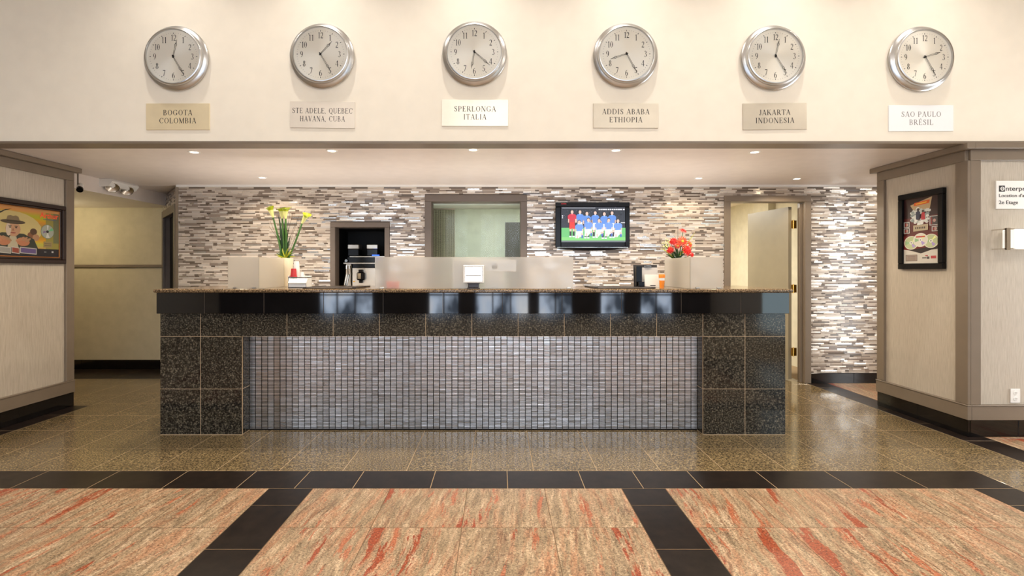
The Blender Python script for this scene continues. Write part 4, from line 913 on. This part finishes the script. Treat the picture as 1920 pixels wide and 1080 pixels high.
for x in (xa + .025, xa + .058, xb - .035):
    m = MB(); m.tube([(x + .008, Yc, 1.27), (x + .012, Yc - .02, 1.20), (x - .006, Yc - .03, 1.08), (x - .014, Yc - .02, .95)], .008, 8); m.cyl((x + .008, Yc, 1.262), (x + .008, Yc, 1.30), .013, n=10); m.build('steam_wand', 'chrome', t, smooth=True)
m = MB(); m.cbox(xa + .02, xa + .08, Yc + .02, 5.9, .9, 1.318, .004); m.build('side_panel', 'steel', t)
m = MB(); m.cyl((-1.632, Yc + .01, 1.12), (-1.632, Yc - .01, 1.12), .008, n=10); m.build('lock', 'brass', t)

# ---------------------------------------------------------------- things standing on the countertop
def on(x, D): return (x - CX) / F * D
t = thing('lit_display', 'small white square lit display on a dark pedestal at the desk centre', 'display', (on(888, 3.71), 3.71, ZT))
X_ = on(888, 3.70); y0, y1 = 3.690, 3.715; q = 3.69 / F
def zz(y): return CH - (y - CY) * q
m = MB(); b_ = 8 * q
fx0, fx1, fz0, fz1 = X_ - 19.5 * q, X_ + 19.5 * q, zz(530.5), zz(497)
m.cbox(fx0, fx1, y0, y1, fz1 - .014, fz1, .004); m.cbox(fx0, fx1, y0, y1, fz0, fz0 + .014, .004); m.cbox(fx0, fx0 + .014, y0, y1, fz0 + .01, fz1 - .01, .004); m.cbox(fx1 - .014, fx1, y0, y1, fz0 + .01, fz1 - .01, .004); m.build('frame', 'white', t)
m = MB(); m.box(fx0 + .013, fx1 - .013, y0 + .009, y1 - .002, fz0 + .013, fz1 - .013); m.build('reflector', 'chrome', t)
m = MB(); m.box(fx0 + .026, fx1 - .024, y0 + .004, y0 + .0088, zz(516), zz(501)); m.build('upper_panel', 'screen', t)
m = MB(); m.box(fx0 + .026, fx1 - .024, y0 + .004, y0 + .0088, zz(525), zz(517)); m.build('lower_panel', 'screen', t)
m = MB(); m.box(fx0 + .02, fx1 - .02, y0 + .003, y0 + .0088, zz(517.1), zz(515.9)); m.build('divider', 'trim', t)
m = MB(); m.cbox(X_ - 12 * q, X_ + 12 * q, y0 + .002, y1 + .02, ZT, ZT + .008, .002); m.cbox(X_ - 10 * q, X_ + 10 * q, y0 + .004, y1 + .01, ZT + .008, fz0 - .006, .003); m.cbox(X_ - 12 * q, X_ + 12 * q, y0 + .002, y1, fz0 - .007, fz0, .001); m.build('pedestal', 'frame', t)

def simple_box(name, label, cat, xa, xb, ya, yb, za, zb, mat, parts=()):
    t = thing(name, label, cat, ((xa + xb) / 2, (ya + yb) / 2, za))
    m = MB(); m.cbox(xa, xb, ya, yb, za, zb, .002); m.build('body', mat, t)
    for nm, bx_, mt in parts: m = MB(); m.box(*bx_); m.build(nm, mt, t)
    return t
D = 3.775
simple_box('card_box', 'small orange box seen through the left part of the middle glass screen', 'box', on(725, D), on(746, D), D, D + .05, ZT, CH - (528.5 - CY) / F * D, 'petalo', [('lid', (on(724, D), on(747, D), D - .001, D + .051, CH - (530 - CY) / F * D, CH - (528 - CY) / F * D), 'petalo')])
# white computer screens standing behind the frosted glass
t = thing('computer_monitor', 'pale monitor with grey fruit mark, behind the frosted glass right of the lit display', 'monitor', (on(925, 3.80), 3.82, ZT))
D = 3.789; xa_, xb_ = on(898, D), on(968, D); zt = CH - (487 - CY) / F * D; zb = CH - (510 - CY) / F * D
m = MB(); m.cbox(xa_, xb_, D, D + .02, zb, zt, .004); m.build('back_cover', 'steel', t)
m = MB(); m.cbox((xa_ + xb_) / 2 - .03, (xa_ + xb_) / 2 + .03, D + .02, D + .03, ZT + .004, zb + .02, .002); m.cbox((xa_ + xb_) / 2 - .08, (xa_ + xb_) / 2 + .08, D + .015, D + .16, ZT, ZT + .005, .002); m.build('stand', 'steel', t)
ar = Art(lambda x, y: px(927 + x, 501 + y, D - .0006), (0, -1, 0), .00005)
ar.el(-1.6, 0, 3.4, 4.6, (70, 68, 66)); ar.el(1.6, 0, 3.4, 4.6, (70, 68, 66)); ar.el(5.4, -.8, 1.6, 1.8, (196, 188, 176)); ar.el(1, -6.4, 1.0, 2.2, (70, 68, 66), rot=.5)
ar.m.build('logo', 'print', t, recalc=False)
D = 3.7605
simple_box('document_tray', 'white paper tray seen through the frosted glass left of the lit display', 'tray', on(849, D), on(898, D), D, D + .025, ZT, CH - (486.5 - CY) / F * D, 'paper', [('divider', (on(850, D), on(897, D), D - .002, D, ZT + .02, ZT + .022), 'white')])
simple_box('paper_box', 'low white carton seen through the frosted glass right of the lit display, lower of two', 'box', on(910, D), on(948, D), D, D + .025, ZT, CH - (523.5 - CY) / F * D, 'paper', [('lid', (on(909.5, D), on(948.5, D), D - .001, D + .026, CH - (525 - CY) / F * D, CH - (523 - CY) / F * D), 'paper')])
zlow = CH - (523 - CY) / F * D
simple_box('paper_box', 'narrow white carton seen through the frosted glass, upper of two right of the lit display', 'box', on(911, D), on(943, D), D, D + .025, zlow, CH - (511 - CY) / F * D, 'paper', [('lid', (on(910.5, D), on(943.5, D), D - .001, D + .026, CH - (512.5 - CY) / F * D, CH - (510.5 - CY) / F * D), 'paper')])

# writing pads
def pad(label, xa, xb, ya, yb):
    t = thing('desk_pad', label, 'desk pad', ((xa + xb) / 2, (ya + yb) / 2, ZT), 'dark pads lying on the countertop')
    m = MB(); m.cbox(xa, xb, ya, yb, ZT, ZT + .005, .002); m.build('pad', 'leather', t)
    for x in (xa, xb - .03): m = MB(); m.cbox(x, x + .03, ya - .001, yb + .001, ZT + .004, ZT + .009, .001); m.build('side_band', 'leather', t)
pad('dark leather pad lying beside the white carton of cups', -1.50, -1.09, 3.79, 4.22)
pad('dark leather pad lying in front of the clipboard', .73, 1.20, 3.79, 4.22)

# carton with cups
D = 3.93; sc = D / F
xa, xb = on(540, D), on(574, D)
t = thing('cup_carton', 'open white carton at the foot of the cream vase holding paper cups', 'carton', ((xa + xb) / 2, D + .06, ZT))
m = MB(); zc = CH - (517 - CY) * sc; m.cbox(xa, xb, D, D + .004, ZT, zc - .01, .001); m.cbox(xa, xb, D + .116, D + .12, ZT, zc, .001); m.cbox(xa, xa + .004, D, D + .12, ZT, zc, .001); m.cbox(xb - .004, xb, D, D + .12, ZT, zc - .01, .001); m.cbox(xa, xb, D, D + .12, zc - .018, zc - .010, .001); m.cbox(xa, xb, D, D + .12, ZT, ZT + .006, .001); m.build('carton_body', 'white', t)
m = MB(); m.obox(((xa + xb) / 2 + .012, D - .014, ZT + .055), (xb - xa) / 2, .0015, .022, Matrix.Rotation(-.7, 3, 'X')); m.build('flap', 'white', t)
m = MB()
for i in range(5): m.box(xa + .02 + i * .011, xa + .027 + i * .011, D - .0012, D - .0002, zc - .034, zc - .018)
m.build('printed_marks', 'ink', t)
zc -= .0095
def cup(label, x, y, z, r0, r1, h, mat, n=1, tilt=0):
    t = thing('paper_cup', label, 'cup', (x, y, z), 'paper cups beside the vase')
    for i in range(n):
        m = MB(); dz = i * .011; m.lathe([(.001, h + dz - .003), (r1, h + dz - .003), (r1 + .0005, h + dz), (r1 + .002, h + dz - .004), (r0, .004 + dz), (r0 + .003, .004 + dz), (r0 + .003, dz), (r0 - .002, dz)], (x, y, z), None, 22); m.build('cup_shell', mat, t, smooth=True)
    return t
cup('upside-down red paper cup on the white carton', on(550.5, D + .03), D + .03, zc, .024, .017, .066, 'red')
cup('tall upside-down stack of white paper cups behind the red cup', on(556, D + .085), D + .085, zc, .024, .018, .07, 'white', 6)
cup('short white cup on the carton, right of the red cup', on(566, D + .05), D + .05, zc, .016, .012, .038, 'white')

# calla lilies in the cream vase
VD = 4.33; vs = VD / F; vx = on(535, VD)
t = thing('flower_vase', 'tall cream vase behind the left glass screen', 'vase', (vx, VD, ZT))
vh = CH - (484 - CY) * vs - ZT
m = MB(); m.lathe([(.001, 0), (.052, 0), (.054, .006), (.062, vh * .6), (.066, vh - .004), (.064, vh), (.060, vh - .003), (.056, vh * .6), (.001, .02)], (vx, VD, ZT), None, 36); m.build('vase_body', 'vase', t, smooth=True)
def VP_(x, y, d=0): return px(x, y, VD + d)
t = thing('calla_bouquet', 'tall green calla lilies with grass blades standing in the cream vase', 'flowers', (vx, VD, ZT + vh))
for (fx, fy, bx_, dd, tx) in ((509, 391, 530, .0, -.25), (528.5, 393, 533, .01, -.05), (536.5, 393, 536, -.01, .08), (574, 402, 540, .0, .62)):
    top = VP_(fx - (tx * 12), fy + 16, dd); base_ = VP_(bx_, 488, 0); mid = (top + base_) / 2 + Vector((.004, 0, 0))
    m = MB(); m.tube([base_ + Vector((0, 0, -.05)), base_, (base_ + mid) / 2, mid, (mid + top) / 2, top], .0095, 8, r1=.0075); st_ = m.build('stem', 'leaf', t, smooth=True)
    ax = Vector((tx, -.2, 1)).normalized(); R = ax.to_track_quat('Z', 'Y').to_matrix()
    m = MB(); prof = [(.006, -.01), (.012, .012), (.017, .04), (.021, .062), (.028, .078), (.036, .084)]
    n = 20; b0 = len(m.v)
    for j, (r, h) in enumerate(prof):
        for i in range(n):
            a_ = 2 * PI * i / n; lip = (math.cos(a_) * .5 + .5) ** 3; m.v.append(tuple(top + R @ Vector((r * math.cos(a_) * (1 + .35 * lip * (j > 3)), r * math.sin(a_), h + (.012 * lip if j > 3 else 0)))))
    for j in range(len(prof) - 1):
        for i in range(n): m.f.append((b0 + j * n + i, b0 + j * n + (i + 1) % n, b0 + (j + 1) * n + (i + 1) % n, b0 + (j + 1) * n + i)); m.mi.append(1 if j > 2 else 0); m.c.append(None)
    m.build('bloom', ['calla', 'callat'], t, smooth=True)
    m = MB(); m.cyl(top + R @ Vector((0, 0, .02)), top + R @ Vector((0, 0, .075)), .004, .003, 8); m.build('spadix', 'leafy', t, smooth=True)
def blade(m, p0, p1, wd, bow, n=6):
    p0, p1 = Vector(p0), Vector(p1); d = p1 - p0; sd = Vector((d.z, 0, -d.x)).normalized(); pv = None
    for i in range(n + 1):
        u = i / n; c = p0 + d * u + Vector((0, -bow * math.sin(PI * u), bow * .5 * math.sin(PI * u))); w_ = wd * 1.5 * (1 - u) ** .6 * (.6 + .8 * u if u < .5 else 1) + .0004
        q = (c - sd * w_, c + sd * w_, c + Vector((0, .0015, 0)) - sd * w_, c + Vector((0, .0015, 0)) + sd * w_)
        if pv: m.poly([pv[0], pv[1], q[1], q[0]]); m.poly([pv[2], q[2], q[3], pv[3]]); m.poly([pv[0], q[0], q[2], pv[2]]); m.poly([pv[1], pv[3], q[3], q[1]])
        pv = q
for i in range(16):
    a_ = math.radians(-82 + 164 * i / 15); r = random.uniform(15, 22); m = MB(); p0 = VP_(535, 485, random.uniform(-.02, .02)); p1 = VP_(535 + math.sin(a_) * r, 483 - math.cos(a_) * r * .9, random.uniform(-.06, .03)); blade(m, p0, p1, .0045, .01); m.build('grass_blade', random.choice(('leafy', 'leafy', 'leaf')), t)
for (x1, y1, c, w_) in ((523, 405, 'leafd', .010), (527, 425, 'leaf', .011), (534, 435, 'leafd', .012), (530, 455, 'leafd', .013), (539, 452, 'leaf', .010), (545, 440, 'leafd', .005), (521, 400, 'leafd', .006), (524, 420, 'leafd', .008), (529, 410, 'leaf', .007), (526, 440, 'leafd', .009), (533, 415, 'leafd', .007), (538, 430, 'leaf', .007), (541, 425, 'leafd', .006), (531, 445, 'leafd', .009), (537, 450, 'leafd', .008), (519, 430, 'leafd', .004), (544, 450, 'leafd', .005)):
    m = MB(); blade(m, VP_(534 + random.uniform(-4, 4), 488, .012), VP_(x1, y1, .02), w_, .004); m.build('leaf', c, t)
for (x1, y1) in ((507, 415), (505, 425), (549, 400), (544, 398), (560, 405), (572, 395), (553, 420)):
    m = MB(); p0 = VP_(536, 486, .015); p1 = VP_(x1, y1, .02); mid = (p0 + p1) / 2 + Vector((random.uniform(-.02, .02), 0, .01)); m.tube([p0, mid, p1], .0013, 5); m.build('twig', 'twig', t)

# red flowers right
RD = 4.43; rx_ = on(1273, RD)
t = thing('flower_pot', 'low dark pot behind the right glass screen', 'pot', (rx_, RD, ZT))
ph = CH - (487 - CY) * RD / F - ZT
m = MB(); m.lathe([(.001, 0), (.045, 0), (.06, ph * .5), (.07, ph), (.064, ph), (.055, ph * .6), (.001, ph * .55)], (rx_, RD, ZT), None, 28); m.build('pot_body', 'leather', t, smooth=True)
m = MB(); m.lathe([(.001, ph * .9), (.06, ph * .88)], (rx_, RD, ZT), None, 20); m.build('soil', 'twig', t)
t = thing('red_flower_bouquet', 'bouquet of red and coral gerberas rising above the right glass screen', 'flowers', (rx_, RD, ZT + ph))
def RP(x, y, d=0): return px(x, y, RD + d)
def gerbera(x, y, r, mat, d, ax):
    c = RP(x, y, d); R = Vector(ax).normalized().to_track_quat('Z', 'Y').to_matrix(); rr_ = r * RD / F
    m = MB(); m.tube([RP(1273, 487, 0), (RP(1273, 487, 0) + c) / 2 + Vector((0, .01, 0)), c], .003, 6); m.build('stem', 'leaf', t, smooth=True)
    m = MB()
    for ringi, (f_, lift, n) in enumerate(((1, .0, 16), (.78, .006, 14), (.5, .010, 10))):
        for i in range(n):
            a_ = 2 * PI * (i + .5 * ringi) / n; w_ = PI / n * .9; L_ = rr_ * f_ * random.uniform(.9, 1.08)
            pts = [(L_ * .15, 0, lift), (L_ * .6 * math.cos(w_) , L_ * .6 * math.sin(w_), lift + .004), (L_, 0, lift - .002 + random.uniform(-.003, .005)), (L_ * .6 * math.cos(w_), -L_ * .6 * math.sin(w_), lift + .004)]
            Ra = Matrix.Rotation(a_, 3, 'Z'); m.poly([c + R @ (Ra @ Vector(p)) for p in pts])
    o = m.build('bloom', mat, t, recalc=False)
    m = MB(); m.lathe([(rr_ * .22, .006), (rr_ * .2, .014), (.0005, .017)], c, R, 12); m.build('flower_eye', 'leafy' if mat == 'petalo' else 'petal', o, smooth=True)
gerbera(1281, 433, 8, 'petal', .0, (.2, -.55, .8)); gerbera(1279, 453, 12, 'petalo', -.05, (0, -1, .35)); gerbera(1263, 453, 9.5, 'petal', -.02, (-.5, -.9, .4)); gerbera(1257, 469, 8.5, 'petal', -.04, (-.5, -1, .1))
gerbera(1288, 470, 12, 'petal', -.06, (.4, -1, .1)); gerbera(1293, 458, 8, 'petalo', .0, (.7, -.8, .3)); gerbera(1270, 461, 7, 'petalo', -.05, (0, -1, 0)); gerbera(1297, 478, 6, 'petal', -.03, (.6, -1, -.1))
for (x1, y1, c, w_) in ((1303, 436, 'leafy', .004), (1300, 452, 'leafy', .003), (1244, 458, 'leaf', .005), (1250, 448, 'leafy', .004), (1242, 466, 'leafy', .005), (1247, 475, 'leaf', .006), (1262, 470, 'leafd', .008), (1270, 474, 'leafd', .009), (1276, 470, 'leaf', .008), (1266, 460, 'leafd', .006), (1283, 445, 'leaf', .004), (1298, 466, 'leafd', .005), (1275, 480, 'leafd', .009), (1259, 478, 'leafd', .007), (1302, 460, 'leafy', .003), (1251, 462, 'leaf', .005)):
    m = MB(); blade(m, RP(1271 + random.uniform(-5, 5), 488, 0), RP(x1, y1, random.uniform(-.05, .0)), w_, .006); m.build('leaf', c, t)
for pts in (((1256, 480), (1243, 462), (1237, 448), (1238, 438), (1244, 437), (1250, 442)), ((1270, 486), (1271, 455), (1271, 425)), ((1262, 485), (1247, 470), (1236, 452))):
    m = MB(); m.tube([RP(a_, b_, .01) for a_, b_ in pts], .0015, 5); m.build('twig', 'twig', t)
m = MB()
for i in range(46):
    a_ = random.uniform(0, 2 * PI); c = RP(1250 + random.gauss(0, 4), 461 + random.gauss(0, 6), random.uniform(-.04, .01)); m.obox(c, .003, .003, .004, Matrix.Rotation(a_, 3, 'Y'))
m.build('filler_blossoms', 'calla', t, kind='stuff')

# clipboard, holder and drink
D = 4.02; s4 = D / F
def z4(y): return CH - (y - CY) * s4
t = thing('clipboard', 'dark clipboard with white sheets standing upright left of the right glass screen', 'clipboard', (on(1217, D), D + .05, ZT))
lean = Matrix.Rotation(-.12, 3, 'X')
m = MB(); m.obox((on(1216, D), D + .085, ZT + .092), .098, .002, .092, lean); m.build('board', 'leather', t)
m = MB(); m.obox((on(1219.5, D), D + .077, ZT + .100), .083, .001, .062, lean); m.build('sheet', 'sheetp', t)
m = MB(); m.obox((on(1220, D), D + .083, ZT + .172), .030, .005, .012, lean); m.cyl((on(1215.5, D), D + .085, ZT + .187), (on(1224.5, D), D + .085, ZT + .187), .006, n=10); m.build('clip', 'chrome', t)
t = thing('letter_rack', 'black upright rack at the left of the clipboard', 'rack', (on(1200.5, D), D + .03, ZT))
m = MB(); m.cbox(on(1195, D), on(1206, D), D + .03, D + .06, ZT, z4(499), .002); m.build('back_plate', 'black', t)
m = MB(); m.cbox(on(1195, D), on(1209, D), D - .02, D + .06, ZT, ZT + .01, .002); m.cbox(on(1196, D), on(1207, D), D - .02, D - .012, ZT, ZT + .045, .002); m.build('tray', 'black', t)
t = thing('brochure_card', 'cream folded card leaning in front of the clipboard', 'card', (on(1224, D), D, ZT))
m = MB(); m.obox((on(1223.5, D - .01), D + .010, ZT + .052), .058, .0012, .053, Matrix.Rotation(-.16, 3, 'X')); m.build('front_leaf', 'paper', t)
m = MB(); m.obox((on(1223.5, D - .01), D + .030, ZT + .052), .058, .0012, .053, Matrix.Rotation(.16, 3, 'X')); m.build('rear_leaf', 'paper', t)
m = MB(); m.obox((on(1225, D - .01), D + .0012, ZT + .015), .022, .0004, .003, Matrix.Rotation(-.16, 3, 'X')); m.build('print_line', 'ink', t)
xg = on(1241, 3.93)
t = thing('drink_cup', 'orange and white cup beside the right glass screen', 'cup', (xg, 3.93, ZT))
m = MB(); m.lathe([(.001, 0), (.017, 0), (.021, .058), (.001, .058)], (xg, 3.93, ZT), None, 20); m.build('lower_shell', 'orange', t, smooth=True)
m = MB(); m.lathe([(.0215, .058), (.022, .078), (.001, .078)], (xg, 3.93, ZT), None, 20); m.build('middle_band', 'white', t, smooth=True)
m = MB(); m.lathe([(.023, .078), (.025, .10), (.021, .106), (.001, .106)], (xg, 3.93, ZT), None, 20); m.build('lid', 'orange', t, smooth=True)
